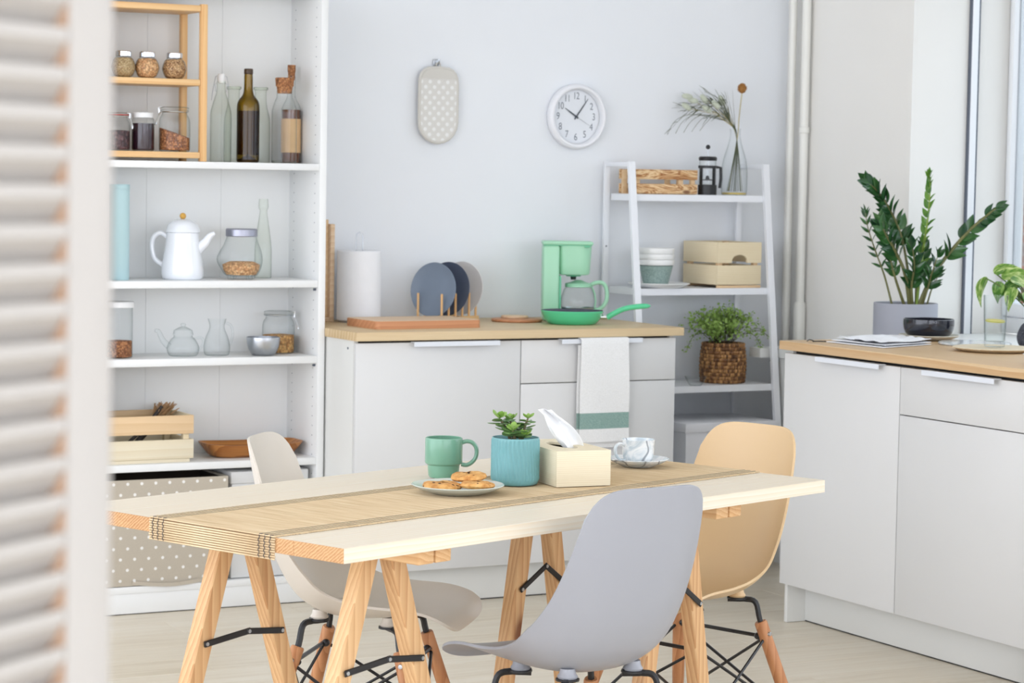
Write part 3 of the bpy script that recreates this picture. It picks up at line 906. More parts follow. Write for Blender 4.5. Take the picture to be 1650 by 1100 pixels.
# plate with three cookies
pl = (2.301, 4.548)
prof = [(0,0),(0.055,0.0),(0.060,0.002),(0.078,0.0075),(0.0965,0.0165),(0.0978,0.0182),(0.0965,0.0195),(0.080,0.0125),(0.062,0.0065),(0.050,0.0052),(0,0.005)]
o = MB().lathe(prof, 56).build('plate', M['plate_grey']); o.location = (pl[0], pl[1], RT)
tag(o, 'pale grey-green plate with three cookies on the runner', 'plate')
def cookie_mesh(seed, r):
    rnd = random.Random(seed)
    ph = [rnd.uniform(0, 6.28) for _ in range(4)]
    b = MB(); n = 30
    prof_ = [(0,0),(0.6,0.0),(0.9,0.12),(1.0,0.42),(0.95,0.72),(0.75,0.93),(0.45,1.0),(0,1.02)]
    vs = []; fs = []
    for rr, z in prof_:
        for i in range(n):
            a = 2*PI*i/n
            k = 1+0.035*math.sin(2*a+ph[0])+0.03*math.sin(5*a+ph[1])+0.015*math.sin(9*a+ph[2])
            vs.append((rr*r*k*math.cos(a), rr*r*k*math.sin(a), z*0.0150*(1+0.10*math.sin(3*a+rr*5+ph[3]))))
    for j in range(len(prof_)-1):
        for i in range(n): fs.append((j*n+i, j*n+(i+1) % n, (j+1)*n+(i+1) % n, (j+1)*n+i))
    b.add(vs, fs); return b
for k, (dx, dy, dz, tilt, ta, r, lab) in enumerate(((-0.034, 0.006, 0.0085, 2, 0, 0.041, 'oat cookie lying leftmost on the plate'), (0.027, -0.036, 0.0122, 3, 1.0, 0.037, 'oat cookie lying flat at the front of the plate'), (0.036, 0.022, 0.0232, 5, 2.6, 0.037, 'oat cookie propped on another at the right of the plate'))):
    o = cookie_mesh(11+k, r).build('cookie', M['cookie'], None, 50)
    o.location = (pl[0]+dx, pl[1]+dy, RT+dz)
    o.rotation_euler = Euler((math.radians(tilt)*math.cos(ta), math.radians(tilt)*math.sin(ta), k*1.3))
    tag(o, lab, 'cookie', 'cookies on the plate')

# succulent in ribbed pot
sp = thing('succulent_pot', 'jade succulent in a ribbed teal ceramic pot on the runner', 'potted plant', (2.486, 4.640, RT))
b = MB(); n = 144; vs = []; fs = []
R0, Hh = 0.0515, 0.102
levels = [(0.86,0.0),(0.95,0.002),(0.985,0.008)]+[(1.0, 0.012+0.084*k/10) for k in range(11)]+[(0.998,0.0985),(0.985,0.102),(0.95,0.102),(0.935,0.098),(0.93,0.080)]
for li, (s, z) in enumerate(levels):
    rib = 1.0 if 3 <= li <= 13 else 0.0
    for i in range(n):
        a = 2*PI*i/n
        wob = 0.09*math.sin(z*34+2.2*math.sin(a))
        rr = R0*s+rib*0.0015*math.cos(36*(a+wob*0.9))
        vs.append((rr*math.cos(a), rr*math.sin(a), z))
for j in range(len(levels)-1):
    for i in range(n): fs.append((j*n+i, j*n+(i+1) % n, (j+1)*n+(i+1) % n, (j+1)*n+i))
fs.append(tuple(range(n))[::-1])
b.add(vs, fs); b.build('pot', M['teal'], sp, 60)
MB().lathe([(0,0.090),(0.03,0.0895),(0.0485,0.087)], 30).build('soil', M['soil'], sp)
M['jade'] = leafmat('jade_leaf', (74,112,66), (124,160,92), 0.28, 0.2, 0.08)
M['jade_y'] = leafmat('jade_young_leaf', (122,164,70), (156,192,96), 0.28, 0.2, 0.1)
M['jade_stem'] = paint('succulent_stem', (104,98,66), 0.6, 0.1, 60)
def obovate(L, W, t=0.16, n=7, m=10, cup=0.10):
    """fleshy spoon leaf along +X, flat in XY"""
    b = MB(); G = []
    vs = [(0,0,0)]; fs = []
    for i in range(1, n):
        s = i/n
        wd = W*math.sin(PI*min(1, s**1.5))**0.75*0.5
        for k in range(m):
            a = 2*PI*k/m
            vs.append((L*s, wd*math.cos(a), t*W*0.5*math.sin(a)*math.sin(PI*s)**0.4+cup*L*s*s))
    vs.append((L, 0, cup*L))
    for k in range(m): fs.append((0, 1+(k+1) % m, 1+k)); fs.append((len(vs)-1, len(vs)-1-m+k, len(vs)-1-m+(k+1) % m))
    for i in range(n-2):
        for k in range(m): fs.append((1+i*m+k, 1+i*m+(k+1) % m, 1+(i+1)*m+(k+1) % m, 1+(i+1)*m+k))
    b.add(vs, fs); return b
lm_ = obovate(0.036, 0.023).mesh('leaf', 50); lm_.materials.append(M['jade'])
lmy = obovate(0.026, 0.016).mesh('leaf', 50); lmy.materials.append(M['jade_y'])
def orient(o, pos, direc, roll=0.0, scale=1.0):
    x = Vector(direc).normalized()
    z = Vector((0,0,1)); y = z.cross(x)
    if y.length < 1e-3: y = Vector((0,1,0))
    y.normalize(); z = x.cross(y)
    R_ = Matrix((x, y, z)).transposed().to_4x4() @ Matrix.Rotation(roll, 4, 'X')
    o.matrix_local = Matrix.Translation(pos) @ R_ @ Matrix.Diagonal((scale, scale, scale, 1))
CR, CF = Vector((rt.x, rt.y, 0)), Vector((fwd.x, fwd.y, 0)).normalized()   # room directions: right and away as seen in the photo
rnd = random.Random(4)
def jade(tipx, tipd, h, base=(0,0), pairs=4, sc=1.0):
    p0 = Vector((base[0]*CR.x+base[1]*CF.x, base[0]*CR.y+base[1]*CF.y, 0.086))
    tip = CR*tipx+CF*tipd+Vector((0,0,0.086+h))
    mid = p0.lerp(tip, 0.5)+Vector((0,0,0.008))
    pts = spline([tuple(p0), tuple(mid), tuple(tip)], 10)
    MB().tube([tuple(p) for p in pts], [0.004-0.0002*k for k in range(11)], 7).build('stem', M['jade_stem'], sp)
    for k in range(pairs):
        f = 0.45+0.55*k/(pairs-1)
        q = pts[min(10, int(f*10))]
        top = k == pairs-1
        for s in range(5 if top else 3):
            a = k*1.2+s*2*PI/(5 if top else 3)+rnd.uniform(-.25,.25)
            el = rnd.uniform(0.5, 0.9) if top else rnd.uniform(-0.15, 0.35)
            lo = link('leaf', lmy if top else lm_, sp)
            orient(lo, q, (math.cos(a)*math.cos(el), math.sin(a)*math.cos(el), math.sin(el)), rnd.uniform(-.3,.3), sc*rnd.uniform(0.8, 1.05))
jade(-0.036, -0.005, 0.056, (-0.008,0), 5, 1.0)
jade(-0.006, -0.030, 0.032, (0,-0.01), 5, 1.0)
jade(0.026, 0.006, 0.056, (0.012,0), 5, 0.72)
jade(-0.012, 0.02, 0.050, (-0.004,0.01), 3, 0.9)
jade(0.016, -0.018, 0.020, (0.006,-0.008), 3, 0.85)

# tissue box
tb = thing('tissue_box', 'plain pale wooden tissue box with a tissue pulled out', 'tissue box', (2.5425, 4.556, RT), math.radians(-5))
bw, bl, bh = 0.128, 0.235, 0.0775
b = MB()
b.box(0, bw, 0, 0.006, 0, bh, 0.0006); b.build('front_panel', M['tissuebox'], tb)
MB().box(0, bw, bl-0.006, bl, 0, bh, 0.0006).build('back_panel', M['tissuebox'], tb)
for x0 in (0, bw-0.006): MB().box(x0, x0+0.006, 0.0062, bl-0.0062, 0, bh, 0.0006).build('side_panel', M['tissuebox_y'], tb)
# lid with an oval slot
n = 40; vs = []; fs = []
def oval(i): a = 2*PI*i/n; return (bw/2+0.024*math.cos(a), bl/2+0.066*math.sin(a))
def rect(i):
    a = 2*PI*i/n; c, s = math.cos(a), math.sin(a)
    k = 1/max(abs(c)/(bw/2-0.0062), abs(s)/(bl/2-0.0062)); return (bw/2+k*c, bl/2+k*s)
for z in (bh-0.006, bh-0.0004):
    vs += [(*oval(i), z) for i in range(n)]+[(*rect(i), z) for i in range(n)]
for i in range(n):
    j = (i+1) % n
    fs += [(i, n+i, n+j, j), (2*n+i, 2*n+j, 3*n+j, 3*n+i), (i, j, 2*n+j, 2*n+i), (n+i, 3*n+i, 3*n+j, n+j)]
b = MB(); b.add(vs, fs); b.build('lid', M['tissuebox'], tb, 30)
MB().box(0.007, bw-0.007, 0.007, bl-0.007, 0.02, 0.05).build('tissue_stack', M['white'], tb, 0)
M['tissue'] = paint('tissue_paper', (250,250,250), 0.9, 0.01, 30, 0.1, 0.1, bscale=200)
G = []
for i in range(16):
    s = i/15; row_ = []
    for j in range(9):
        u = j/8-0.5
        wdt = 0.036+0.044*math.sin(PI*min(1, s*1.1+0.12))*(1-0.35*s)
        p = Vector((bw/2, bl/2, bh-0.012))+CR*(0.030-0.070*s+u*wdt*0.8)+Vector((0,0,0.088*s+0.010*math.sin(s*PI)))+CF*(0.014*math.sin(u*7+s*2.5)+0.012*s)
        row_.append(tuple(p))
    G.append(row_)
MB().grid(G, 0.0006).build('tissue', M['tissue'], tb, 60)

# marbled cup and saucer
def marble_mat():
    t = NT('marbled_porcelain')
    v = t.coords((1,1,1), 2)
    w = t.n('ShaderNodeTexWave'); w.inputs['Scale'].default_value = 5; w.inputs['Distortion'].default_value = 9; w.inputs['Detail'].default_value = 2; w.inputs['Detail Scale'].default_value = 1.6
    t.l(v, w.inputs['Vector'])
    line = t.ramp(w.outputs['Fac'], [(0.0, (1,1,1)), (0.02, (0.6,0.6,0.6)), (0.06, (0,0,0))])
    cl = t.noise(v, 22, 3, 0.6, 1.5)
    c = t.ramp(cl, [(0.4, lin((236,238,238))), (0.62, lin((196,208,214)))])
    t.set(**{'Base Color': t.mix(line.outputs[0], c.outputs[0], lin((150,155,160))), 'Roughness': 0.18, 'Coat Weight': 0.4}); return t.m
M['marble'] = marble_mat()
sx_, sy_ = 2.908, 4.826
prof = [(0,0),(0.036,0),(0.040,0.002),(0.058,0.010),(0.071,0.0175),(0.0718,0.019),(0.0705,0.020),(0.055,0.0135),(0.038,0.0062),(0,0.005)]
o = MB().lathe(prof, 48).build('saucer', M['marble']); o.location = (sx_, sy_, RT)
tag(o, 'white saucer with grey marbling under the marbled teacup', 'saucer')
cp = thing('teacup', 'white teacup with grey marble veins on a saucer', 'cup', (sx_, sy_, RT+0.0066))
o_ = sprof([(0.022,0.0),(0.0285,0.003),(0.034,0.012),(0.0365,0.028),(0.0370,0.044),(0.0388,0.056)], 14)
MB().lathe(wall_prof(o_, 0.0026), 40).build('body', M['marble'], cp)
hp = spline([(0.034,0,0.044),(0.048,0,0.048),(0.059,0,0.039),(0.057,0,0.022),(0.045,0,0.010),(0.031,0,0.0105)], 18)
MB().tube([tuple(p) for p in hp], 0.0034, 8, RZ(math.radians(176)) @ Matrix.Diagonal((1,1.5,1,1))).build('handle', M['marble'], cp)

# ================================================================== BOOKCASE CONTENTS
def cyl_fill(r, z0, z1, mat, parent, name='contents', n=32, dome=0.0, rb=None):
    rb = r if rb is None else rb
    return MB().lathe([(0,z0),(rb*0.96,z0),(rb,z0+0.004)]+([(r,z1)] if rb == r else [((r+rb)/2,(z0+z1)/2),(r,z1)])+[(r*0.6,z1+dome*0.7),(0,z1+dome)], n).build(name, mat, parent)
def vessel(prof, t=0.0022, n=40):
    b = MB(); b.lathe(wall_prof(prof, t), n); return b
def thinvessel(prof, n=40):
    """single wall blown glass, closed bottom"""
    b = MB(); b.lathe([(0, prof[0][1])]+prof, n); return b
M['oats'] = grains('oat_grains', (240,216,170), (222,192,142), (190,152,104), 300, (1,1,1.6))
M['chick'] = grains('chickpeas', (244,200,150), (232,180,128), (212,154,104), 150)
M['spice'] = grains('nut_slices', (232,194,146), (214,170,120), (150,104,68), 240)
M['buck'] = grains('brown_beans', (206,142,92), (176,112,68), (126,76,46), 170)
M['granola'] = grains('granola', (240,194,126), (222,168,98), (182,124,68), 130)
M['jam'] = paint('dark_berry_jam', (46,22,34), 0.25, 0.2, 30, 0, 0.5, 0.4)
M['redseal'] = paint('red_rubber_seal', (196,72,60), 0.5)
M['plum'] = grains('dark_dried_fruit', (120,84,84), (86,54,56), (54,34,38), 120)
M['whitelid'] = paint('white_cap', (240,240,240), 0.35)

# bamboo rack on the top shelf
Z1 = 1.4492
rk = thing('bamboo_rack', 'small two-tier bamboo rack holding jars on the top shelf', 'rack', (2.468, 7.412, Z1))
RW, RD, RH = 0.360, 0.205, 0.502
for xx, yy in ((0,0),(RW-0.022,0),(0,RD-0.022),(RW-0.022,RD-0.022)):
    MB().box(xx, xx+0.022, yy, yy+0.022, 0, RH, 0.002).build('post', M['bamboo_z'], rk)
for z in (0.010, 0.242, 0.478):
    MB().box(0.0225, RW-0.0225, 0.001, RD-0.001, z, z+0.020, 0.003).build('shelf_board', M['bamboo'], rk)
    for xx in (0.002, RW-0.020): MB().box(xx, xx+0.018, 0.0225, RD-0.0225, z+0.001, z+0.019, 0.002).build('side_rail', M['bamboo'], rk)

def ball_jar(x, y, z, fill, lab):
    j = thing('spice_jar', lab, 'jar', (x, y, z), 0, 'round spice jars on the bamboo rack')
    p = sprof([(0.020,0.0),(0.030,0.006),(0.0385,0.026),(0.0385,0.038),(0.032,0.056),(0.024,0.0645),(0.0235,0.068)], 18)
    thinvessel(p, 32).build('glass', M['glass'], j)
    q = [(max(0, r-0.0016), zz+0.0012) for r, zz in p if zz < 0.060]
    MB().lathe([(0, q[0][1])]+q+[(0, q[-1][1]+0.003)], 28).build('contents', fill, j)
    MB().lathe([(0.0,0.083),(0.0235,0.083),(0.0255,0.081),(0.0255,0.067),(0.0245,0.0665)], 32).build('lid', M['chrome'], j)
zr = Z1+0.2625
ball_jar(2.563, 7.462, zr, M['oats'], 'round glass jar of oats with chrome lid, leftmost on the rack')
ball_jar(2.642, 7.462, zr, M['chick'], 'round glass jar of chickpeas with chrome lid on the rack')
ball_jar(2.734, 7.462, zr, M['spice'], 'round glass jar of sliced nuts with chrome lid on the rack')
def clip_jar(x, y, z, r, h, fill, fh, lab, seal=None, side=-1, slant=False):
    j = thing('clip_top_jar', lab, 'jar', (x, y, z))
    p = sprof([(r*0.86,0.0),(r*0.97,0.004),(r,0.02),(r,h*0.60),(r*0.95,h*0.74),(r*0.80,h*0.84),(r*0.80,h*0.90)], 20)
    thinvessel(p, 40).build('glass', M['glass'], j)
    if slant:
        n = 28; vs = [(0,0,0.003)]; fs = []
        for k in range(n):
            a = 2*PI*k/n; vs.append((0.96*r*math.cos(a), 0.96*r*math.sin(a), 0.005))
        for k in range(n):
            a = 2*PI*k/n; dd = Vector((math.cos(a), math.sin(a), 0)).dot(CR)
            vs.append((0.965*r*math.cos(a), 0.965*r*math.sin(a), fh*(1-0.28*dd)))
        vs.append((0,0,fh*1.02)); Lq = len(vs)-1
        for k in range(n):
            k2 = (k+1) % n
            fs += [(0,1+k2,1+k), (1+k,1+k2,1+n+k2,1+n+k), (Lq,1+n+k,1+n+k2)]
        b = MB(); b.add(vs, fs); b.build('contents', fill, j)
    else: cyl_fill(r*0.965, 0.003, fh, fill, j, dome=0.003)
    MB().lathe([(r*0.79,h*0.895),(r*0.90,h*0.90),(r*0.91,h*0.925),(r*0.82,h*0.94)], 40).build('rim', M['glass'], j)
    if seal: MB().lathe([(r*0.80,h*0.93),(r*0.92,h*0.93),(r*0.92,h*0.95),(r*0.80,h*0.95)], 40).build('seal', seal, j)
    MB().lathe([(r*0.90,h*0.952),(r*0.92,h*0.965),(r*0.90,h*0.985),(r*0.82,h),(r*0.3,h*0.985),(0,h*0.985)], 40).build('lid', M['glass'], j)
    d_ = CR*side
    w = MB()
    ring = [(r*0.885*math.cos(a), r*0.885*math.sin(a), h*0.885) for a in [2*PI*k/28 for k in range(28)]]
    w.tube(ring, 0.0013, 6, closed=True)
    for o_ in (-0.009, 0.009):
        e = CF*o_
        q = [d_*r*0.88+e+Vector((0,0,h*0.885)), d_*r*1.04+e+Vector((0,0,h*0.80)), d_*r*1.18+e+Vector((0,0,h*0.66)), d_*r*1.22+e*0.9+Vector((0,0,h*0.60))]
        w.tube([tuple(v) for v in spline([tuple(v) for v in q], 8)], 0.0015, 6)
        q = [d_*r*0.98+e+Vector((0,0,h*0.86)), d_*r*1.02+e+Vector((0,0,h*0.98)), d_*r*0.7+e+Vector((0,0,h*1.0))]
        w.tube([tuple(v) for v in q], 0.0014, 6)
    w.tube([tuple(d_*r*1.22-CF*0.009+Vector((0,0,h*0.6))), tuple(d_*r*1.22+CF*0.009+Vector((0,0,h*0.6)))], 0.0022, 6)
    w.build('wire_clip', M['chrome'], j)
    return j
zr = Z1+0.0305
clip_jar(2.545, 7.462, zr, 0.040, 0.120, M['plum'], 0.062, 'clip-top glass jar of dark dried fruit with a red seal', M['redseal'], 1)
clip_jar(2.736, 7.462, zr, 0.050, 0.143, M['buck'], 0.060, 'wide clip-top glass jar of brown beans on the rack', None, -1, True)
j = thing('jam_jar', 'glass jar of dark berry jam with a white lid on the rack', 'jar', (2.630, 7.462, zr))
thinvessel(sprof([(0.030,0),(0.035,0.004),(0.036,0.012),(0.036,0.092),(0.032,0.104),(0.0315,0.112)], 18)).build('glass', M['glass'], j)
cyl_fill(0.0348, 0.003, 0.088, M['jam'], j)
MB().lathe([(0,0.122),(0.032,0.122),(0.0335,0.120),(0.0335,0.106),(0.0325,0.106)], 32).build('lid', M['whitelid'], j)

# bottles beside the rack
bt = thing('swing_top_bottle', 'clear swing-top glass bottle with a wire clasp next to the bamboo rack', 'bottle', (2.905, 7.49, Z1))
p = sprof([(0.032,0.0),(0.0345,0.004),(0.0345,0.02),(0.0345,0.135),(0.033,0.165),(0.022,0.205),(0.0150,0.228),(0.0140,0.262)], 26)
thinvessel(p).build('glass', M['greenglass'], bt)
MB().lathe([(0,0.254),(0.009,0.256),(0.0125,0.266),(0.0125,0.280),(0.009,0.286),(0,0.287)], 20).build('stopper', M['whitelid'], bt)
w = MB()
for s in (-1, 1):
    q = [CR*s*0.004+Vector((0,0,0.283)), CR*s*0.018+Vector((0,0,0.277)), CR*s*0.0265+Vector((0,0,0.235)), CR*s*0.0165+Vector((0,0,0.228)), CR*s*0.0205+Vector((0,0,0.252)), CR*s*0.013+Vector((0,0,0.256))]
    w.tube([tuple(v) for v in q], 0.0011, 6)
w.tube([tuple(CR*-0.0265+Vector((0,0,0.235))), tuple(CR*-0.031+Vector((0,0,0.20)))], 0.001, 6)
w.build('wire_clasp', M['steel'], bt)
def milk(x, y, lab):
    m = thing('milk_bottle', lab, 'bottle', (x, y, Z1+0.0012))
    p = sprof([(0.029,0),(0.032,0.004),(0.032,0.06),(0.032,0.125),(0.029,0.155),(0.0205,0.190),(0.0192,0.225),(0.0205,0.238),(0.0235,0.242),(0.0235,0.248)], 28)
    thinvessel(p).build('glass', M['greenglass'], m)
    MB().lathe([(0.0205,0.2385),(0.0245,0.241),(0.0245,0.2475),(0.0205,0.2495)], 30).build('lip', M['greenglass'], m)
milk(2.985, 7.58, 'clear milk bottle behind and left of the brown wine bottle')
milk(3.078, 7.575, 'clear milk bottle right of the brown wine bottle')
M['wineglass'] = glass_solid('olive_brown_glass', (120,100,30))
def winemat():
    t = NT('olive_brown_bottle_glass'); t.t.nodes.remove(t.b)
    lw = t.n('ShaderNodeLayerWeight'); lw.inputs['Blend'].default_value = 0.5
    tr = t.n('ShaderNodeBsdfTransparent'); t.l(t.mix(lw.outputs['Facing'], lin((206,182,92)), lin((66,46,16))), tr.inputs['Color'])
    fr = t.math('MULTIPLY_ADD', t.math('POWER', lw.outputs['Facing'], 5.0), 0.7, 0.04)
    gl = t.n('ShaderNodeBsdfGlossy'); gl.inputs['Roughness'].default_value = 0.05
    mx = t.n('ShaderNodeMixShader'); t.l(fr, mx.inputs[0]); t.l(tr.outputs[0], mx.inputs[1]); t.l(gl.outputs[0], mx.inputs[2])
    t.l(mx.outputs[0], t.t.nodes['Material Output'].inputs['Surface']); return t.m
M['wineglass'] = winemat()
M['winelabel'] = paint('dark_bottle_label', (120,84,52), 0.6)
M['foil'] = paint('dark_foil', (66,46,26), 0.35)
wb = thing('wine_bottle', 'empty olive-brown wine bottle on the top shelf', 'bottle', (2.998, 7.485, Z1))
p = sprof([(0.033,0),(0.0365,0.005),(0.0372,0.02),(0.0372,0.12),(0.0372,0.178),(0.033,0.200),(0.020,0.218),(0.0150,0.235),(0.0140,0.27),(0.0135,0.290)], 30)
thinvessel(p).build('glass', M['wineglass'], wb)
MB().lathe([(0.0139,0.288),(0.0148,0.290),(0.0148,0.302),(0.0135,0.3055),(0.011,0.3055),(0.011,0.29)], 28).build('lip', M['foil'], wb)
MB().lathe([(0.0376,0.025),(0.0376,0.170)], 30, RZ(math.radians(0)), math.radians(-10), math.radians(134)).build('label', M['winelabel'], wb)
MB().lathe([(0,0.003),(0.036,0.003),(0.0365,0.010),(0.025,0.012),(0,0.028)], 30).build('base', M['foil'], wb)
M['whisky'] = glass_solid('amber', (150,80,30))
def ambermat(name, c, e):
    t = NT(name); t.t.nodes.remove(t.b)
    lw = t.n('ShaderNodeLayerWeight'); lw.inputs['Blend'].default_value = 0.5
    tr = t.n('ShaderNodeBsdfTransparent'); t.l(t.mix(lw.outputs['Facing'], lin(c), lin(e)), tr.inputs['Color'])
    gl = t.n('ShaderNodeBsdfGlossy'); gl.inputs['Roughness'].default_value = 0.05
    mx = t.n('ShaderNodeMixShader'); mx.inputs[0].default_value = 0.05; t.l(tr.outputs[0], mx.inputs[1]); t.l(gl.outputs[0], mx.inputs[2])
    t.l(mx.outputs[0], t.t.nodes['Material Output'].inputs['Surface']); return t.m
M['whisky'] = paint('amber_spirit', (104,54,24), 0.15, 0.1, 20, 0, 0.5, 0.5)
M['kraft'] = paint('kraft_label', (214,176,130), 0.8, 0.03, 30)
kb = thing('spirit_bottle', 'amber spirit bottle with a kraft label and cork in the back corner', 'bottle', (3.178, 7.552, Z1))
p = sprof([(0.030,0),(0.0325,0.004),(0.0325,0.02),(0.0325,0.15),(0.031,0.185),(0.0165,0.215),(0.0135,0.235),(0.0130,0.290)], 28)
thinvessel(p).build('glass', M['glass'], kb)
cyl_fill(0.0316, 0.003, 0.178, M['whisky'], kb, 'spirit')
MB().lathe([(0.0329,0.036),(0.0329,0.148)], 40).build('label', M['kraft'], kb)
MB().lathe([(0,0.326),(0.0135,0.326),(0.0135,0.306),(0.0120,0.300),(0.0115,0.276),(0,0.276)], 24).build('cork', M['cork'], kb)
ck = thing('cork_bottle', 'broad clear bottle with a fat cork stopper in front of the spirit bottle', 'bottle', (3.112, 7.452, Z1))
p = sprof([(0.038,0),(0.0415,0.005),(0.0415,0.02),(0.0415,0.155),(0.039,0.180),(0.031,0.205),(0.0265,0.215),(0.0258,0.236)], 28)
thinvessel(p).build('glass', M['glass'], ck)
MB().lathe([(0,0.228),(0.0235,0.228),(0.0262,0.250),(0.0262,0.2505),(0.0290,0.2510),(0.0310,0.277),(0.029,0.279),(0,0.279)], 32).build('cork', M['cork'], ck)
MB().lathe([(0,0.002),(0.039,0.002),(0.040,0.009),(0,0.010)], 32).build('base', M['greenglass'], ck)

# second shelf
Z2 = 1.0672
M['mint'] = paint('pale_teal_lacquer', (186,216,220), 0.4, 0.01)
tc = thing('tube_canister', 'tall pale teal cylinder canister at the left of the shelf', 'canister', (2.562, 7.49, Z2))
MB().lathe([(0,0),(0.032,0),(0.033,0.002),(0.033,0.29)], 40).build('body', M['mint'], tc)
MB().lathe([(0.0332,0.2905),(0.0335,0.292),(0.0335,0.303),(0.032,0.3055),(0,0.3055)], 40).build('lid', M['mint'], tc)
M['enamel'] = paint('white_enamel', (240,243,248), 0.16, 0.008, 4, 0, 0.5, 0.5)
M['woodknob'] = paint('honey_wood_knob', (214,164,74), 0.4, 0.08, 60)
tp = thing('teapot', 'white enamel teapot with a honey-coloured wooden knob', 'teapot', (2.783, 7.505, Z2))
p = sprof([(0.060,0.0),(0.066,0.006),(0.0685,0.022),(0.0665,0.050),(0.0580,0.100),(0.0535,0.132),(0.0525,0.152)], 24)
MB().lathe([(0,0)]+p+[(0.050,0.152)], 48).build('body', M['enamel'], tp)
MB().lathe([(0.0545,0.1525),(0.0560,0.1545),(0.0545,0.160),(0.050,0.176),(0.038,0.189),(0.018,0.1955),(0,0.1965)], 48).build('lid', M['enamel'], tp)
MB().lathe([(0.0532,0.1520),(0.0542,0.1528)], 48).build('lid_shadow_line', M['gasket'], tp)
MB().ball((0,0,0.2055), 0.0105, n=18, m=12).build('knob', M['woodknob'], tp)
A_ = CR
hp = [A_*-0.050+Vector((0,0,0.138)), A_*-0.072+Vector((0,0,0.150)), A_*-0.094+Vector((0,0,0.136)), A_*-0.100+Vector((0,0,0.105)), A_*-0.090+Vector((0,0,0.066)), A_*-0.064+Vector((0,0,0.046))]
MB().tube([tuple(v) for v in spline([tuple(v) for v in hp], 24)], 0.0075, 10).build('handle', M['enamel'], tp)
spt = [A_*0.048+Vector((0,0,0.098)), A_*0.072+Vector((0,0,0.120)), A_*0.088+Vector((0,0,0.142)), A_*0.104+Vector((0,0,0.152))]
MB().tube([tuple(v) for v in spline([tuple(v) for v in spt], 12)], [0.019-0.0011*k for k in range(13)], 14).build('spout', M['enamel'], tp)
# moulded glass jar with four feet
cj = thing('footed_jar', 'chunky footed glass jar of chickpeas with a silver lid', 'jar', (2.985, 7.50, Z2))
b = MB(); n = 48; levels = sprof([(0.040,0.010),(0.052,0.014),(0.062,0.030),(0.069,0.060),(0.066,0.090),(0.056,0.118),(0.050,0.135),(0.049,0.142)], 22)
vs = []; fs = []
def pigr(r, z, a):
    lobe = 1+0.11*math.exp(-((z-0.065)/0.03)**2)*max(0, math.cos(a-math.atan2(-CR.y, -CR.x)))**6*1.6
    return r*lobe*(1+0.035*math.cos(4*a)*math.exp(-((z-0.04)/0.04)**2))
for r, z in levels:
    for k in range(n):
        a = 2*PI*k/n; rr = pigr(r, z, a); vs.append((rr*math.cos(a), rr*math.sin(a), z))
for jx in range(len(levels)-1):
    for k in range(n): fs.append((jx*n+k, jx*n+(k+1) % n, (jx+1)*n+(k+1) % n, (jx+1)*n+k))
fs.append(tuple(range(n))[::-1])
b.add(vs, fs); b.build('glass', M['glass'], cj)
for s in (-1, 1):
    for q in (-1, 1):
        c = CR*s*0.030+CF*q*0.030
        MB().lathe([(0,0),(0.009,0),(0.011,0.004),(0.010,0.016),(0,0.016)], 16, Matrix.Translation(c)).build('foot', M['glass'], cj)
MB().lathe([(0,0.012),(0.049,0.015),(0.0585,0.030),(0.0620,0.048),(0.04,0.058),(0.014,0.053),(0,0.055)], 40).build('contents', M['chick'], cj)
MB().lathe([(0,0.166),(0.049,0.166),(0.052,0.163),(0.052,0.142),(0.050,0.140)], 48).build('lid', M['silverlid'], cj)
sl = thing('slim_bottle', 'slim clear glass bottle behind the footed jar', 'bottle', (3.092, 7.575, Z2+0.0012))
p = sprof([(0.026,0),(0.0285,0.004),(0.0285,0.06),(0.0275,0.105),(0.020,0.165),(0.0140,0.205),(0.0125,0.224),(0.0155,0.230),(0.0165,0.240),(0.0145,0.262)], 28)
thinvessel(p).build('glass', M['greenglass'], sl)

# third shelf
Z3 = 0.8182
sj = thing('storage_jar', 'straight glass jar with a white lid and brown cereal at the left', 'jar', (2.560, 7.49, Z3))
thinvessel([(0.044,0),(0.047,0.003),(0.047,0.160)]).build('glass', M['glass'], sj)
cyl_fill(0.0455, 0.003, 0.054, M['buck'], sj, dome=0.002)
MB().lathe([(0,0.180),(0.050,0.180),(0.052,0.178),(0.052,0.162),(0.048,0.161)], 40).build('lid', M['whitelid'], sj)
gt = thing('glass_teapot', 'small clear glass teapot with lid on the middle shelf', 'teapot', (2.785, 7.50, Z3))
p = sprof([(0.040,0),(0.046,0.003),(0.052,0.018),(0.051,0.034),(0.040,0.054),(0.031,0.062),(0.031,0.068)], 22)
thinvessel(p).build('glass', M['glass'], gt)
b = MB(); b.lathe([(0.034,0.069),(0.032,0.074),(0.030,0.084),(0.012,0.094),(0.006,0.096),(0.0085,0.101),(0.007,0.106),(0,0.107)], 36); b.build('lid', M['glass'], gt)
spt = [A_*-0.046+Vector((0,0,0.030)), A_*-0.066+Vector((0,0,0.050)), A_*-0.080+Vector((0,0,0.078)), A_*-0.092+Vector((0,0,0.080))]
MB().tube([tuple(v) for v in spline([tuple(v) for v in spt], 14)], [0.011-0.0004*k for k in range(15)], 12).build('spout', M['glass'], gt)
hp = [A_*0.034+Vector((0,0,0.056)), A_*0.060+Vector((0,0,0.060)), A_*0.066+Vector((0,0,0.042)), A_*0.050+Vector((0,0,0.018))]
MB().tube([tuple(v) for v in spline([tuple(v) for v in hp], 14)], 0.004, 10).build('handle', M['glass'], gt)
jg = thing('glass_jug', 'small clear glass jug right of the glass teapot', 'jug', (2.902, 7.50, Z3))
p = sprof([(0.034,0),(0.040,0.004),(0.0435,0.024),(0.038,0.056),(0.026,0.085),(0.0245,0.098),(0.029,0.115),(0.031,0.120)], 24)
thinvessel(p).build('glass', M['glass'], jg)
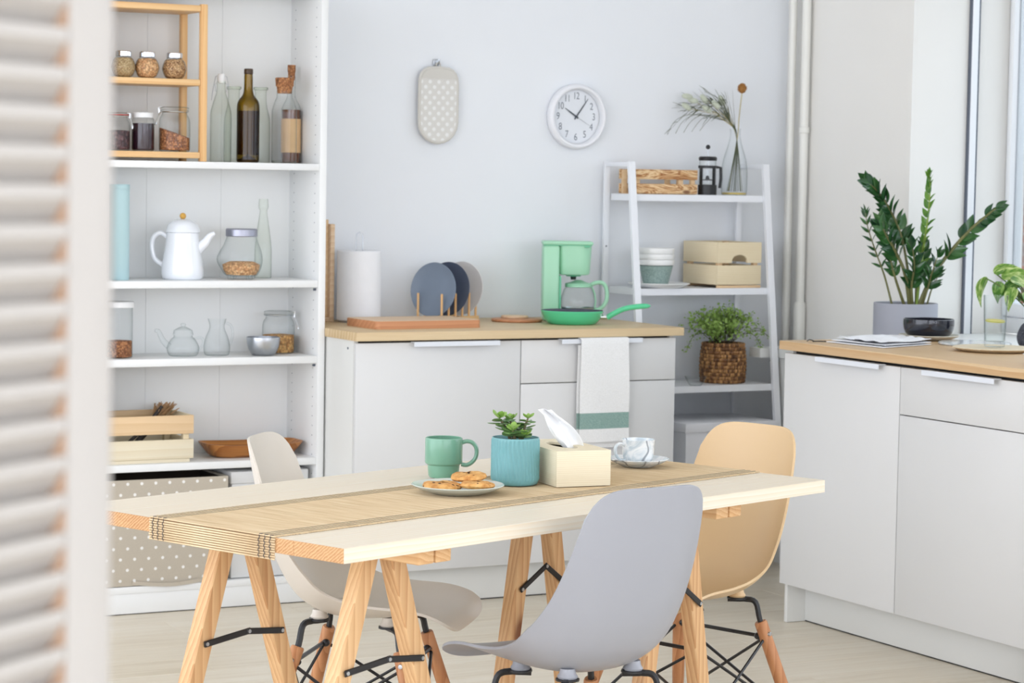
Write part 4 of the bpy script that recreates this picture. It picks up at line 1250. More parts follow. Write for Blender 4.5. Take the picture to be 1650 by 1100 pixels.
hp = [A_*0.027+Vector((0,0,0.108)), A_*0.046+Vector((0,0,0.098)), A_*0.052+Vector((0,0,0.068)), A_*0.043+Vector((0,0,0.034))]
MB().tube([tuple(v) for v in spline([tuple(v) for v in hp], 14)], 0.0042, 10).build('handle', M['glass'], jg)
sb_ = MB().lathe(wall_prof(sprof([(0.030,0),(0.038,0.003),(0.050,0.024),(0.0545,0.045),(0.0550,0.060)], 14), 0.0018), 48).build('steel_bowl', M['steel'])
sb_.location = (3.050, 7.462, Z3); tag(sb_, 'small brushed steel bowl on the middle shelf', 'bowl')
clip_jar(3.142, 7.555, Z3, 0.054, 0.140, M['granola'], 0.060, 'clip-top glass jar half full of granola behind the steel bowl', None, 1)

# fourth shelf
Z4 = 0.4812
cr = thing('slatted_crate', 'pale slatted wooden crate with kitchen tools on the lower shelf', 'crate', (2.475, 7.415, Z4))
CW, CD, CH = 0.318, 0.22, 0.158
for y0 in (0, CD-0.011):
    for z0, z1, mt in ((0.012,0.074,'crate_pale'),(0.092,0.152,'crate_tan')):
        MB().box(0, CW, y0, y0+0.011, z0, z1, 0.002).build('slat', M[mt], cr)
for x0 in (0, CW-0.011):
    for z0, z1 in ((0.012,0.074),(0.092,0.152)): MB().box(x0, x0+0.011, 0.0115, CD-0.0115, z0, z1, 0.002).build('slat', M['crate_y'], cr)
for xx in (0.012, CW-0.032):
    for yy in (0.012, CD-0.032): MB().box(xx, xx+0.020, yy, yy+0.020, 0.012, 0.150, 0.001).build('corner_post', M['crate'], cr)
for yy in (0.004, CD-0.044): MB().box(0.004, CW-0.012, yy, yy+0.04, 0.0, 0.0115, 0.001).build('base_slat', M['crate_pale'], cr)
M['tooldark'] = paint('dark_tool', (52,46,44), 0.5)
ut = thing('kitchen_spatula', 'dark spatula handle sticking out of the slatted crate', 'spatula', (2.640, 7.51, Z4+0.0125))
b = MB(); b.tube([(-0.085,-0.02,0.010),(0.02,0.0,0.095),(0.085,0.02,0.158)], 0.006, 8); b.build('handle', M['tooldark'], ut)
MB().box(-0.135,-0.08,-0.055,0.0,0.002,0.006,0.001).build('blade', M['tooldark'], ut)
ut = thing('bristle_brush', 'brown natural bristle brush lying in the slatted crate', 'brush', (2.69, 7.555, Z4+0.0125))
b = MB(); b.tube([(-0.06,0,0.02),(0.0,0,0.085),(0.02,0,0.105)], [0.009,0.011,0.012], 10); b.build('handle', M['tooldark'], ut)
b = MB(); rb = random.Random(2)
for k in range(90):
    a = Vector((0.018+rb.uniform(-.012,.012), rb.uniform(-.02,.02), 0.104)); e = a+Vector((0.040+rb.uniform(-.03,.035), rb.uniform(-.03,.03), 0.055+rb.uniform(-.01,.01)))
    b.tube([tuple(a), tuple(e)], 0.0014, 4)
bo = b.build('bristles', paint('natural_bristle', (176,138,98), 0.8, 0.2, 60), ut, 0, fix=False); bo['kind'] = 'stuff'
# wooden tray
ty = thing('wooden_tray', 'long acacia wood tray lying behind the greige chair', 'tray', (3.034, 7.525, Z4), math.radians(-1))
b = MB(); n = 48; vs = []; fs = []
def sell(i, a, c, pw=0.5):
    t_ = 2*PI*i/n; co, si = math.cos(t_), math.sin(t_)
    return (math.copysign(abs(co)**pw, co)*a, math.copysign(abs(si)**pw, si)*c)
lv = [(0.125,0.055,0.0),(0.140,0.066,0.006),(0.165,0.085,0.034),(0.171,0.090,0.042),(0.166,0.086,0.0425),(0.140,0.068,0.016),(0.120,0.052,0.010)]
for a_, c_, z_ in lv:
    for i in range(n):
        q = sell(i, a_, c_); vs.append((q[0], q[1], z_+0.006*(abs(q[0])/0.17)**2*(z_ > 0.02)))
for jx in range(len(lv)-1):
    for k in range(n): fs.append((jx*n+k, jx*n+(k+1) % n, (jx+1)*n+(k+1) % n, (jx+1)*n+k))
fs += [tuple(range(n))[::-1], tuple((len(lv)-1)*n+k for k in range(n))]
b.add(vs, fs); b.build('body', M['acacia'], ty, 40)

# bottom compartment
Z5 = 0.0925
M['polka'] = dots('polka_dot_canvas', (196,186,170), (240,238,234), (0.0470, 0.0345), 0.0058, 'XZ', 0.25)
M['liner'] = paint('brown_liner', (62,52,42), 0.9)
fb = thing('fabric_basket', 'beige polka dot fabric storage basket in the bottom of the bookcase', 'basket', (2.470, 7.398, Z5))
FW, FD, FH = 0.435, 0.235, 0.340
G = []
for i in range(9):
    row_ = []
    for jx in range(13):
        s, u = i/8, jx/12
        row_.append((FW*u, 0.004-0.006*math.sin(PI*u)*math.sin(PI*s), FH*s))
    G.append(row_)
MB().grid(G, 0.006).build('front_panel', M['polka'], fb, 60)
MB().box(0, FW, FD-0.006, FD, 0.004, FH, 0.001).build('back_panel', M['polka'], fb)
MB().box(0, 0.006, 0.007, FD-0.006, 0.004, FH, 0.001).build('side_panel', M['polka'], fb)
MB().box(FW-0.006, FW, 0.007, FD-0.006, 0.004, FH, 0.001).build('side_panel', M['polka'], fb)
MB().box(0, FW, 0.002, FD, 0, 0.006).build('base', M['polka'], fb, 0)
b = MB(); b.box(0.007, FW-0.007, FD-0.009, FD-0.0065, 0.01, FH-0.006); b.box(0.007, 0.009, 0.013, FD-0.009, 0.01, FH-0.006); b.box(FW-0.009, FW-0.007, 0.013, FD-0.009, 0.01, FH-0.006); b.box(0.009, FW-0.009, 0.013, FD-0.01, 0.008, 0.012)
b.build('lining', M['liner'], fb, 0, fix=False)
b = MB(); pts = spline([(0.11,-0.004,0.004),(0.20,-0.009,-0.006),(0.27,-0.009,-0.007),(0.38,-0.004,0.004)], 16)
vs = []; fs = []
for q in pts: vs += [(q.x, q.y, q.z), (q.x, q.y-0.002, q.z), (q.x, q.y-0.002, q.z+0.012), (q.x, q.y, q.z+0.012)]
for k in range(len(pts)-1):
    for e in range(4): fs.append((k*4+e, k*4+(e+1) % 4, (k+1)*4+(e+1) % 4, (k+1)*4+e))
b.add(vs, fs); b.build('pull_tab', M['polka'], fb, 40, fix=False)
wx = thing('storage_box', 'plain white lidded box right of the polka dot basket', 'box', (2.925, 7.415, Z5))
MB().box(0, 0.265, 0, 0.22, 0, 0.31, 0.003).build('body', M['white'], wx)
MB().box(-0.004, 0.269, -0.004, 0.224, 0.3105, 0.350, 0.003).build('lid', M['white'], wx)

# ================================================================== ON THE SIDEBOARD
ZS = 0.9102
cb = thing('cutting_board', 'thick beech cutting board lying flat on the sideboard', 'cutting board', (3.372, 7.272, ZS), math.radians(2))
def rrect(x0, x1, y0, y1, r, n=5):
    out = []
    for cx, cy, a in ((x1-r, y1-r, 0), (x0+r, y1-r, 90), (x0+r, y0+r, 180), (x1-r, y0+r, 270)):
        for k in range(n+1):
            t_ = math.radians(a+90*k/n); out.append((cx+r*math.cos(t_), cy+r*math.sin(t_)))
    return out
MB().prism(rrect(0, 0.395, 0, 0.235, 0.018), 0, 0.0255).build('body', M['chop_edge'], cb, 30)
MB().prism(rrect(0.0015, 0.3935, 0.0015, 0.2335, 0.017), 0.0256, 0.027).build('top_face', M['chop'], cb, 30)
# upright wooden tray by the bookcase
ut = thing('serving_board', 'pale wooden tray standing upright between bookcase and paper towel', 'tray', (3.242, 7.70, ZS))
MB().box(0.0, 0.150, 0.052, 0.064, 0, 0.345, 0.002).build('panel', M['chop'], ut)
MB().box(0.150, 0.166, 0.0, 0.070, 0.0, 0.335, 0.002).build('rim', M['chop'], ut)
MB().box(0.0, 0.150, 0.0, 0.052, 0.0, 0.014, 0.002).build('rim', M['chop'], ut)
MB().box(0.130, 0.150, 0.018, 0.0515, 0.0145, 0.350, 0.002).build('rim', M['crate_tan'], ut)
# paper towel
M['paper'] = paint('paper_towel', (244,245,248), 0.9, 0.01, 30, 0.25, 0.1, bscale=120)
pt = thing('paper_towel_holder', 'white paper towel roll on a wire holder with a loop top', 'paper towel', (3.483, 7.662, ZS))
MB().lathe([(0.020,0.006),(0.073,0.006),(0.0755,0.009),(0.0755,0.243),(0.073,0.246),(0.020,0.246),(0.020,0.006)], 48).build('roll', M['paper'], pt)
MB().lathe([(0,0),(0.070,0),(0.070,0.0045),(0,0.0045)], 40).build('base', M['steel'], pt)
lp = [CR*-0.0115+Vector((0,0,0.005)), CR*-0.0115+Vector((0,0,0.290)), CR*-0.0095+Vector((0,0,0.303)), Vector((0,0,0.310)), CR*0.0095+Vector((0,0,0.303)), CR*0.0115+Vector((0,0,0.290)), CR*0.0115+Vector((0,0,0.005))]
MB().tube([tuple(v) for v in lp], 0.0017, 8).build('wire_loop', M['steel'], pt)
# plate rack
ra = math.radians(29)
pr_ = thing('plate_rack', 'wooden peg rack holding three plates on edge', 'plate rack', (3.812, 7.640, ZS), ra)
for yy in (-0.05, 0.05): MB().box(-0.115, 0.115, yy-0.009, yy+0.009, 0.0, 0.018, 0.002).build('rail', M['bamboo'], pr_)
for xx in (-0.106, 0.106): MB().box(xx-0.008, xx+0.008, -0.0405, 0.0405, 0.003, 0.014, 0.001).build('cross_bar', M['bamboo'], pr_)
for k in range(6):
    for yy in (-0.05, 0.05):
        MB().tube([(-0.105+k*0.042, yy, 0.0178), (-0.105+k*0.042, yy, 0.098), (-0.105+k*0.042, yy, 0.1)], [0.0042,0.0042,0.003], 10).build('peg', M['bamboo_z'], pr_)
M['pl1'] = paint('slate_blue_stoneware', (124,138,156), 0.4, 0.03, 20)
M['pl2'] = paint('dark_slate_stoneware', (78,88,108), 0.4, 0.03, 20)
M['pl3'] = paint('warm_grey_stoneware', (222,219,216), 0.42, 0.03, 20)
for k, (s, mt, lab) in enumerate(((-0.080, 'pl1', 'slate blue plate standing frontmost in the peg rack'), (0.005, 'pl2', 'dark slate plate standing in the middle of the peg rack'), (0.088, 'pl3', 'warm grey plate standing rearmost in the peg rack'))):
    r_ = 0.095
    prof = [(0,0.004),(0.055,0.004),(0.075,0.000),(r_-0.001,-0.008),(r_,-0.0065),(r_-0.001,-0.005),(0.076,0.0035),(0.056,0.008),(0,0.008)]
    o = MB().lathe(prof, 56).build('dinner_plate', M[mt])
    c = Vector((3.812, 7.640, ZS+0.0185+r_*0.985)) + Vector((math.cos(ra), math.sin(ra), 0))*s
    o.matrix_world = Matrix.Translation(c) @ RZ(ra) @ Matrix.Rotation(PI/2+math.radians(7), 4, 'Y')
    tag(o, lab, 'plate', 'plates in the peg rack')
# trivets
o = MB().lathe([(0,0),(0.086,0),(0.090,0.003),(0.090,0.008),(0.087,0.010),(0,0.010)], 48).build('round_trivet', M['chop_edge']); o.location = (4.055, 7.575, ZS)
tag(o, 'flat round wooden trivet left of the coffee maker', 'trivet')
o = MB().lathe([(0,0),(0.046,0),(0.048,0.002),(0.048,0.007),(0.046,0.009),(0,0.009)], 40).build('wooden_coaster', M['chop']); o.location = (4.062, 7.605, ZS+0.0102)
tag(o, 'small round wooden coaster stacked on the trivet', 'coaster')
# coffee maker
M['mintp'] = paint('mint_green_plastic', (168,222,188), 0.34, 0.01, 4)
M['mintd'] = paint('jade_green_plastic', (104,192,150), 0.36, 0.01, 4)
cm = thing('coffee_maker', 'mint green drip coffee maker with a glass carafe', 'coffee maker', (4.262, 7.595, ZS), math.radians(-26))
def cbox(name, x0, x1, y0, y1, z0, z1, b, mt, parent): return MB().box(x0, x1, y0, y1, z0, z1, b, seg=3).build(name, M[mt], parent)
cbox('base', -0.085, 0.098, -0.072, 0.072, 0.0, 0.028, 0.010, 'mintp', cm)
cbox('rear_column', -0.086, -0.028, -0.068, 0.068, 0.0285, 0.268, 0.008, 'mintp', cm)
cbox('inner_wall', -0.028, -0.020, -0.060, 0.060, 0.030, 0.160, 0.002, 'mintd', cm)
b = MB(); n = 40; vs = []; fs = []
def hop(s, z):
    out = []
    for i in range(n):
        t_ = 2*PI*i/n; co, si = math.cos(t_), math.sin(t_)
        out.append((0.026+s*0.063*math.copysign(abs(co)**0.62, co), s*0.064*math.copysign(abs(si)**0.62, si), z))
    return out
lv = [(0.72,0.163),(0.86,0.165),(0.91,0.171),(0.94,0.20),(0.98,0.245),(1.0,0.268)]
for s, z in lv: vs += hop(s, z)
for jx in range(len(lv)-1):
    for k in range(n): fs.append((jx*n+k, jx*n+(k+1) % n, (jx+1)*n+(k+1) % n, (jx+1)*n+k))
fs += [tuple(range(n))[::-1], tuple((len(lv)-1)*n+k for k in range(n))]
b.add(vs, fs); b.build('filter_hopper', M['mintp'], cm, 40)
cbox('top_lid', -0.088, 0.091, -0.069, 0.069, 0.2695, 0.283, 0.006, 'mintp', cm)
MB().box(-0.084, 0.086, -0.066, 0.066, 0.2675, 0.270).build('lid_seam', M['mintd'], cm, 0)
MB().box(0.060, 0.078, -0.0705, -0.066, 0.262, 0.2695, 0.001).build('lid_tab', M['mintd'], cm)
MB().lathe([(0.030,0.166),(0.026,0.158),(0.0,0.158)], 24, TR(0.026,0,0)).build('drip_outlet', M['mintd'], cm)
MB().lathe([(0,0.146),(0.009,0.146),(0.011,0.158),(0,0.158)], 16, TR(0.026,0,0)).build('drip_stop', M['black'], cm)
MB().lathe([(0,0.0285),(0.054,0.0285),(0.054,0.031),(0,0.031)], 36, TR(0.044,0,0)).build('warming_plate', M['steel'], cm)
cf = thing('carafe', 'round glass coffee carafe with green lid standing in the coffee maker', 'carafe', (4.262+0.044*math.cos(math.radians(-26)), 7.595+0.044*math.sin(math.radians(-26)), ZS+0.0312), math.radians(-26))
p = sprof([(0.050,0),(0.055,0.003),(0.0610,0.025),(0.0605,0.050),(0.052,0.078),(0.045,0.090),(0.044,0.096)], 22)
thinvessel(p).build('glass', M['glass'], cf)
MB().lathe([(0.0552,0.002),(0.0594,0.014),(0.0600,0.016)], 40).build('base_band', M['steel'], cf)
MB().lathe([(0.046,0.0955),(0.048,0.098),(0.046,0.1015),(0.028,0.106),(0.012,0.113),(0,0.114)], 36).build('lid', M['mintp'], cf)
MB().lathe([(0.0455,0.088),(0.0475,0.090),(0.0475,0.0955),(0.0452,0.0955)], 36).build('collar', M['mintp'], cf)
hp = spline([(0.044,0,0.096),(0.062,0,0.104),(0.086,0,0.104),(0.100,0,0.085),(0.103,0,0.050),(0.094,0,0.026),(0.076,0,0.010),(0.058,0,0.008)], 28)
MB().tube([tuple(p_) for p_ in hp], 0.0075, 10, Matrix.Diagonal((1,1.25,1,1))).build('handle', M['mintp'], cf)
MB().tube([(0.048,0,0.090),(0.059,0,0.066),(0.0628,0,0.040),(0.060,0,0.012)], 0.0035, 8).build('handle_strap', M['mintp'], cf)
# frying pan
M['pan_out'] = paint('spring_green_enamel', (86,206,150), 0.25, 0.01, 4, 0, 0.5, 0.3)
M['nonstick'] = paint('grey_nonstick', (76,80,94), 0.4, 0.05, 60)
fp = thing('frying_pan', 'small spring green frying pan with a matching handle', 'frying pan', (4.182, 7.405, ZS), 0)
MB().lathe([(0,0),(0.078,0),(0.085,0.003),(0.098,0.018),(0.1065,0.036),(0.1095,0.0455),(0.1085,0.0475)], 56).build('body', M['pan_out'], fp)
MB().lathe([(0.1085,0.0475),(0.1070,0.0460),(0.1035,0.036),(0.094,0.016),(0.082,0.0055),(0,0.005)], 56).build('inner_coating', M['nonstick'], fp)
hd = CR*0.97-CF*0.10; hd.normalize()
q = [hd*0.100+Vector((0,0,0.026)), hd*0.126+Vector((0,0,0.026))]
MB().tube([tuple(v) for v in q], 0.0085, 12).build('ferrule', M['chrome'], fp)
q = [hd*0.122+Vector((0,0,0.024)), hd*0.140+Vector((0,0,0.036)), hd*0.180+Vector((0,0,0.056)), hd*0.225+Vector((0,0,0.065)), hd*0.272+Vector((0,0,0.0685))]
MB().tube([tuple(v) for v in spline([tuple(v) for v in q], 16)], [0.009]+[0.0095]*13+[0.0090,0.0075,0.003], 12, Matrix.Diagonal((1,1,1,1))).build('handle', M['pan_out'], fp)

# tea towel over the drawer handle
def towel_mat():
    t = NT('striped_linen')
    tc_ = t.n('ShaderNodeTexCoord'); s = t.n('ShaderNodeSeparateXYZ'); t.l(tc_.outputs['Object'], s.inputs[0])
    a = t.math('GREATER_THAN', s.outputs[2], 0.045); c = t.math('LESS_THAN', s.outputs[2], 0.099)
    k = t.math('MULTIPLY', a, c)
    nz = t.noise(t.coords((1,1,1)), 320, 2)
    w = t.ramp(nz, [(0.3, lin((232,232,230))), (0.7, lin((244,244,243)))])
    g = t.ramp(nz, [(0.3, lin((128,158,150))), (0.7, lin((156,182,174)))])
    t.set(**{'Base Color': t.mix(k, w.outputs[0], g.outputs[0]), 'Roughness': 0.9, 'Specular IOR Level': 0.15})
    t.bump(nz, 0.25, 0.001); return t.m
M['towel'] = towel_mat()
tw_ = thing('tea_towel', 'white linen tea towel with a sage stripe hanging from the drawer handle', 'towel', (4.062, 7.158, 0.527))
def towel_sheet(x0, x1, ybase, ztop, zbot, seed, over):
    G = []
    rr = random.Random(seed); ph = rr.uniform(0, 6)
    zs = [zbot+(ztop-zbot)*k/18 for k in range(19)]
    for z in zs:
        row_ = []
        sway = 0.006*(1-(z-zbot)/(ztop-zbot))
        for j in range(15):
            u = j/14
            row_.append((x0+(x1-x0)*u+sway*(u*1.6-0.2), ybase+0.0022*math.sin(u*7+ph+z*9)*(1-(z-zbot)/(ztop-zbot)*0.8)-0.002*math.sin(z*26+u*3), z))
        G.append(row_)
    if over:
        for dy, dz in ((0.004,0.0045),(0.014,0.006),(0.026,0.0045)):
            G.append([(p[0], ybase+dy, ztop+dz) for p in G[18]])
    return G
MB().grid(towel_sheet(0.0, 0.186, -0.0335, 0.3482, 0.0, 3, True), -0.0022).build('front_layer', M['towel'], tw_, 60)
MB().grid(towel_sheet(-0.006, 0.170, -0.0215, 0.330, -0.020, 8, False), -0.0016).build('back_layer', M['towel'], tw_, 60)

# ================================================================== ON THE BACK WALL
M['mitt'] = dots('dotted_quilted_cotton', (226,224,219), (241,241,239), (0.0345, 0.0185), 0.0082, 'XZ', 0.35)
M['mitt_edge'] = paint('piping_beige', (214,211,204), 0.8)
om = thing('oven_mitt', 'pale grey polka dot quilted pot holder hanging on the wall', 'pot holder', (3.832, WY-0.022, 1.534))
def stad(hw, z0, z1, rtop, rbot, k=10):
    out = []
    for t_ in range(k+1):
        a = PI*t_/k; out.append((-hw*math.cos(a)*-1, z0+rbot-rbot*math.sin(a)))
    pts = []
    for t_ in range(k+1):
        a = -PI+PI*t_/k; pts.append((hw*math.cos(a), z0+rbot+rbot*math.sin(a)))
    for t_ in range(k+1):
        a = PI*t_/k; pts.append((hw*math.copysign(abs(math.cos(a))**0.55, math.cos(a)), z1-rtop+rtop*math.sin(a)**0.9 if math.sin(a) > 0 else z1-rtop))
    return pts
pl_ = stad(0.074, 0.0, 0.262, 0.055, 0.072)
MX = Matrix.Rotation(PI/2, 4, 'X')
MB().prism(pl_, -0.008, 0.008, MX).build('quilted_pad', M['mitt'], om, 40)
MB().tube([(x_, -0.004, z_) for x_, z_ in pl_], 0.0062, 8, closed=True).build('piping', M['mitt_edge'], om)
MB().prism([(x_*0.95, z_) for x_, z_ in stad(0.074, 0.0, 0.259, 0.052, 0.072) if z_ > 0.215]+[], 0.0085, 0.0105, MX).build('cuff', M['mitt_edge'], om, 40)
MB().tube([tuple(v) for v in spline([(-0.006,0,0.261),(-0.008,0,0.274),(0.0,-0.002,0.282),(0.008,0,0.274),(0.006,0,0.261)], 12)], 0.0022, 6).build('loop', M['mitt_edge'], om)
hk = thing('wall_hook', 'small white adhesive hook above the pot holder', 'hook', (3.832, WY-0.001, 1.820))
MB().box(-0.011, 0.011, -0.004, 0.0, -0.016, 0.008, 0.002).build('plate', M['steel'], hk)
MB().tube([tuple(v) for v in spline([(0,-0.004,-0.010),(0,-0.016,-0.012),(0,-0.026,-0.002),(0,-0.027,0.007)], 10)], 0.003, 8).build('prong', M['steel'], hk)

ck_ = thing('wall_clock', 'round white wall clock showing six minutes past ten', 'clock', (4.398, WY, 1.640))
CRr = 0.1185
MC = Matrix.Rotation(PI/2, 4, 'X')     # lathe axis z -> -y
MB().lathe([(0.100,0.0),(0.1135,0.002),(CRr,0.010),(CRr,0.026),(0.1155,0.034),(0.110,0.038),(0.1035,0.037),(0.0985,0.030),(0.0975,0.016)], 72, MC).build('case', M['bright'], ck_)
M['dial'] = paint('clock_dial', (240,241,246), 0.5, 0.004)
MB().lathe([(0,0.0135),(0.0985,0.0135)], 64, MC).build('dial', M['dial'], ck_)
M['numeral'] = paint('grey_print', (112,116,126), 0.6)
M['hands'] = paint('dark_hand', (52,56,66), 0.5)
for h in range(1, 13):
    cu = bpy.data.curves.new('numeral', 'FONT'); cu.body = str(h); cu.size = 0.0335; cu.align_x = 'CENTER'; cu.align_y = 'CENTER'; cu.extrude = 0.0002
    cu.space_character = 0.92; cu.offset = -0.0002
    cu.materials.append(M['numeral'])
    a = PI/2-h*PI/6
    tmp = bpy.data.objects.new('numeral', cu); COL.objects.link(tmp)
    me = bpy.data.meshes.new_from_object(tmp.evaluated_get(bpy.context.evaluated_depsgraph_get())); bpy.data.objects.remove(tmp)
    o = link('numeral', me, ck_)
    o.location = (0.0745*math.cos(a), -0.0140, 0.0745*math.sin(a)); o.rotation_euler = (PI/2, 0, 0)
    o.scale = (0.86, 1.08, 1)
def hand(name, deg, L, w, tail, mat, y):
    a = math.radians(deg)
    b = MB(); b.prism([(-w/2,-tail),(w/2,-tail),(w/2*0.9,L*0.5),(w*0.16,L),(-w*0.16,L),(-w/2*0.9,L*0.5)], 0, 0.0006, Matrix.Translation((0,-y,0)) @ Matrix.Rotation(a, 4, 'Y') @ MC)
    return b.build(name, mat, ck_, 0)
hand('hour_hand', 303, 0.056, 0.0062, 0.010, M['hands'], 0.0155)
hand('minute_hand', 36, 0.082, 0.0048, 0.012, M['hands'], 0.0170)
hand('second_hand', 120, 0.066, 0.0012, 0.014, M['numeral'], 0.0185)
MB().lathe([(0,0.0205),(0.0045,0.0205),(0.0050,0.0195),(0.005,0.014)], 20, MC).build('hub', M['hands'], ck_)
MB().lathe([(0,0.0300),(0.0980,0.0300)], 48, MC).build('cover_glass', M['clock_glass'], ck_)

# ================================================================== ON THE LADDER SHELF
za = LZ[0]+0.0002
c1 = thing('small_crate', 'low scorched-wood slatted crate on the ladder shelf top', 'crate', (4.557, 7.615, za))
cw, cd, chh = 0.262, 0.125, 0.092
for yy in (0, cd-0.010):
    for z0, z1 in ((0.002,0.038),(0.054,0.090)):
        MB().box(0, cw, yy, yy+0.010, z0, z1, 0.0015).build('slat', M['crate_burnt'], c1)
for xx in (0.004, cw-0.022, cw*0.72):
    for yy in (0.0105, cd-0.0245): MB().box(xx, xx+0.018, yy, yy+0.014, 0.002, 0.088, 0.001).build('post', M['crate_tan'], c1)
MB().box(0.002, cw-0.002, 0.0105, cd-0.0105, 0.0, 0.0018).build('base', M['crate_tan'], c1, 0)
fpz = thing('french_press', 'small black framed french press coffee pot', 'french press', (4.874, 7.635, za))
MB().lathe([(0,0.0),(0.0345,0.0),(0.0345,0.036),(0.033,0.038),(0,0.038)], 32).build('base', M['black'], fpz)
for k in range(4):
    a = math.radians(45+90*k)-YAW
    c = Vector((0.0335*math.cos(a), 0.0335*math.sin(a), 0))
    MB().box(-0.0042, 0.0042, -0.0022, 0.0022, 0.036, 0.106, 0.001, Matrix.Translation(c) @ RZ(a+PI/2)).build('upright', M['black'], fpz)
MB().lathe([(0.0325,0.098),(0.0350,0.098),(0.0350,0.108),(0.0325,0.108),(0.0325,0.098)], 32).build('ring', M['black'], fpz)
thinvessel([(0.029,0.039),(0.031,0.041),(0.031,0.128)], 32).build('glass', M['glass'], fpz)
MB().lathe([(0.0,0.142),(0.030,0.141),(0.0345,0.136),(0.0325,0.126),(0.0,0.126)], 32).build('lid', M['black'], fpz)
MB().tube([(0,0,0.048),(0,0,0.172)], 0.0015, 8).build('plunger_rod', M['steel'], fpz)
MB().lathe([(0,0.072),(0.005,0.070),(0.008,0.058),(0.029,0.056),(0.029,0.053),(0,0.053)], 24).build('filter_disc', M['black'], fpz)
MB().ball((0,0,0.176), 0.0085, n=16, m=10).build('knob', M['black'], fpz)
hq = [CR*0.034+Vector((0,0,0.102)), CR*0.048+Vector((0,0,0.101)), CR*0.0495+Vector((0,0,0.060)), CR*0.046+Vector((0,0,0.026))]
MB().tube([tuple(v) for v in hq], 0.0058, 8).build('handle', M['black'], fpz)
# bottle vase with dried grasses
vs_ = thing('bottle_vase', 'clear glass bottle vase on the ladder shelf holding dried grasses', 'vase', (4.998, 7.645, za))
p = sprof([(0.041,0),(0.0465,0.004),(0.0485,0.03),(0.0485,0.085),(0.043,0.130),(0.028,0.180),(0.0195,0.215),(0.0185,0.235),(0.021,0.246)], 28)
thinvessel(p).build('glass', M['glass'], vs_)
cyl_fill(0.0455, 0.003, 0.010, paint('straw_yellow_water', (214,190,110), 0.3), vs_, 'residue')
gr = thing('dried_bouquet', 'spray of dried grasses and bunny tails leaning left out of the vase', 'dried flowers', (4.998, 7.645, za+0.012))
M['drygreen'] = paint('dry_olive_stem', (84,92,66), 0.8, 0.2, 40)
M['drytan'] = paint('dry_straw_stem', (178,164,112), 0.8, 0.2, 40)
M['fluff'] = paint('bunny_tail_fluff', (196,202,184), 0.95, 0.08, 90, 0.5, 0.1, sheen=0.5, bscale=220)
rg = random.Random(21)
stems = MB()
def pt3(x, z, d): return CR*x+CF*d+Vector((0,0,z))
for k in range(16):
    ex = -0.275+0.225*rg.random(); ez = 0.300+rg.uniform(-0.04, 0.075)-max(0, -ex-0.2)*0.9
    dd = rg.uniform(-0.05, 0.05)
    bx = rg.uniform(-0.03, 0.03)
    q = [pt3(bx, 0.003, rg.uniform(-.02,.02)), pt3(0.006, 0.20, 0), pt3(-0.016, 0.252, dd*0.2), pt3(ex*0.45, 0.31+rg.uniform(-.015,.03), dd*0.6), pt3(ex, ez, dd)]
    c = spline([tuple(v) for v in q], 22)
    stems.tube([tuple(v) for v in c], [0.0012-0.00004*i for i in range(23)], 4)
    for s in range(7):
        i = 12+rg.randint(0, 9)
        a = c[i]; dr = (c[min(22, i+2)]-c[i-2]).normalized()
        e = a+dr*rg.uniform(0.02,0.05)+Vector((0,0,rg.uniform(-0.012,0.022)))+CF*rg.uniform(-.012,.012)
        stems.tube([tuple(a), tuple(a.lerp(e, 0.5)+Vector((0,0,0.003))), tuple(e)], [0.0010,0.0009,0.0003], 4)
for k in range(5):     # drooping tips
    x0 = -0.10-0.03*k
    q = [pt3(-0.03, 0.262, 0.02), pt3(x0*0.7, 0.285, 0.03), pt3(x0, 0.262, 0.03), pt3(x0-0.03, 0.225-0.004*k, 0.03)]
    stems.tube([tuple(v) for v in spline([tuple(v) for v in q], 12)], 0.0007, 4)
for k in range(8):     # upright wisps
    x0 = -0.16+0.021*k
    stems.tube([tuple(pt3(0.0, 0.235, 0)), tuple(pt3(x0*0.55, 0.31, 0.01)), tuple(pt3(x0, 0.37+0.012*math.sin(k*2.1), 0.01))], [0.0009,0.0007,0.0002], 4)
so = stems.build('grass_stems', M['drygreen'], gr, 0, fix=False); so['kind'] = 'stuff'
for x0, z0, an in ((-0.182,0.350,0.15),(-0.160,0.335,0.2),(-0.184,0.312,0.6),(-0.118,0.342,0.9),(-0.052,0.338,1.1),(-0.108,0.305,0.5),(-0.075,0.322,0.8)):
    m_ = Matrix.Translation(pt3(x0, z0, rg.uniform(-.02,.02))) @ RZ(-YAW) @ Matrix.Rotation(an, 4, 'Y')
    MB().ball((0,0,0), 0.021, 0.0105, 0.0108, 14, 10, m_).build('bunny_tail', M['fluff'], gr)
    stems2 = MB().tube([tuple(pt3(x0+0.012, z0-0.005, 0)), tuple(pt3(x0*0.4, 0.285, 0)), tuple(pt3(-0.006, 0.238, 0)), tuple(pt3(0.004, 0.20, 0))], 0.0007, 4)
    stems2.build('stem', M['drytan'], gr, 0)
q = [pt3(-0.02, 0.003, 0), pt3(0.008, 0.20, 0), pt3(0.013, 0.28, 0), pt3(0.022, 0.372, 0)]
MB().tube([tuple(v) for v in spline([tuple(v) for v in q], 14)], 0.0017, 6).build('thistle_stem', M['drytan'], gr)
b = MB(); b.ball(tuple(pt3(0.022, 0.384, 0)), 0.0155, 0.0155, 0.019, 16, 12)
rgt = random.Random(5)
for k in range(120):
    a = rgt.uniform(0, 2*PI); zz = rgt.uniform(-0.9, 1); r0 = math.sqrt(1-zz*zz)
    d_ = Vector((r0*math.cos(a), r0*math.sin(a), zz)); c = pt3(0.022, 0.384, 0)
    b.tube([tuple(c+d_*0.014), tuple(c+d_*0.0205)], [0.0012,0.0003], 3)
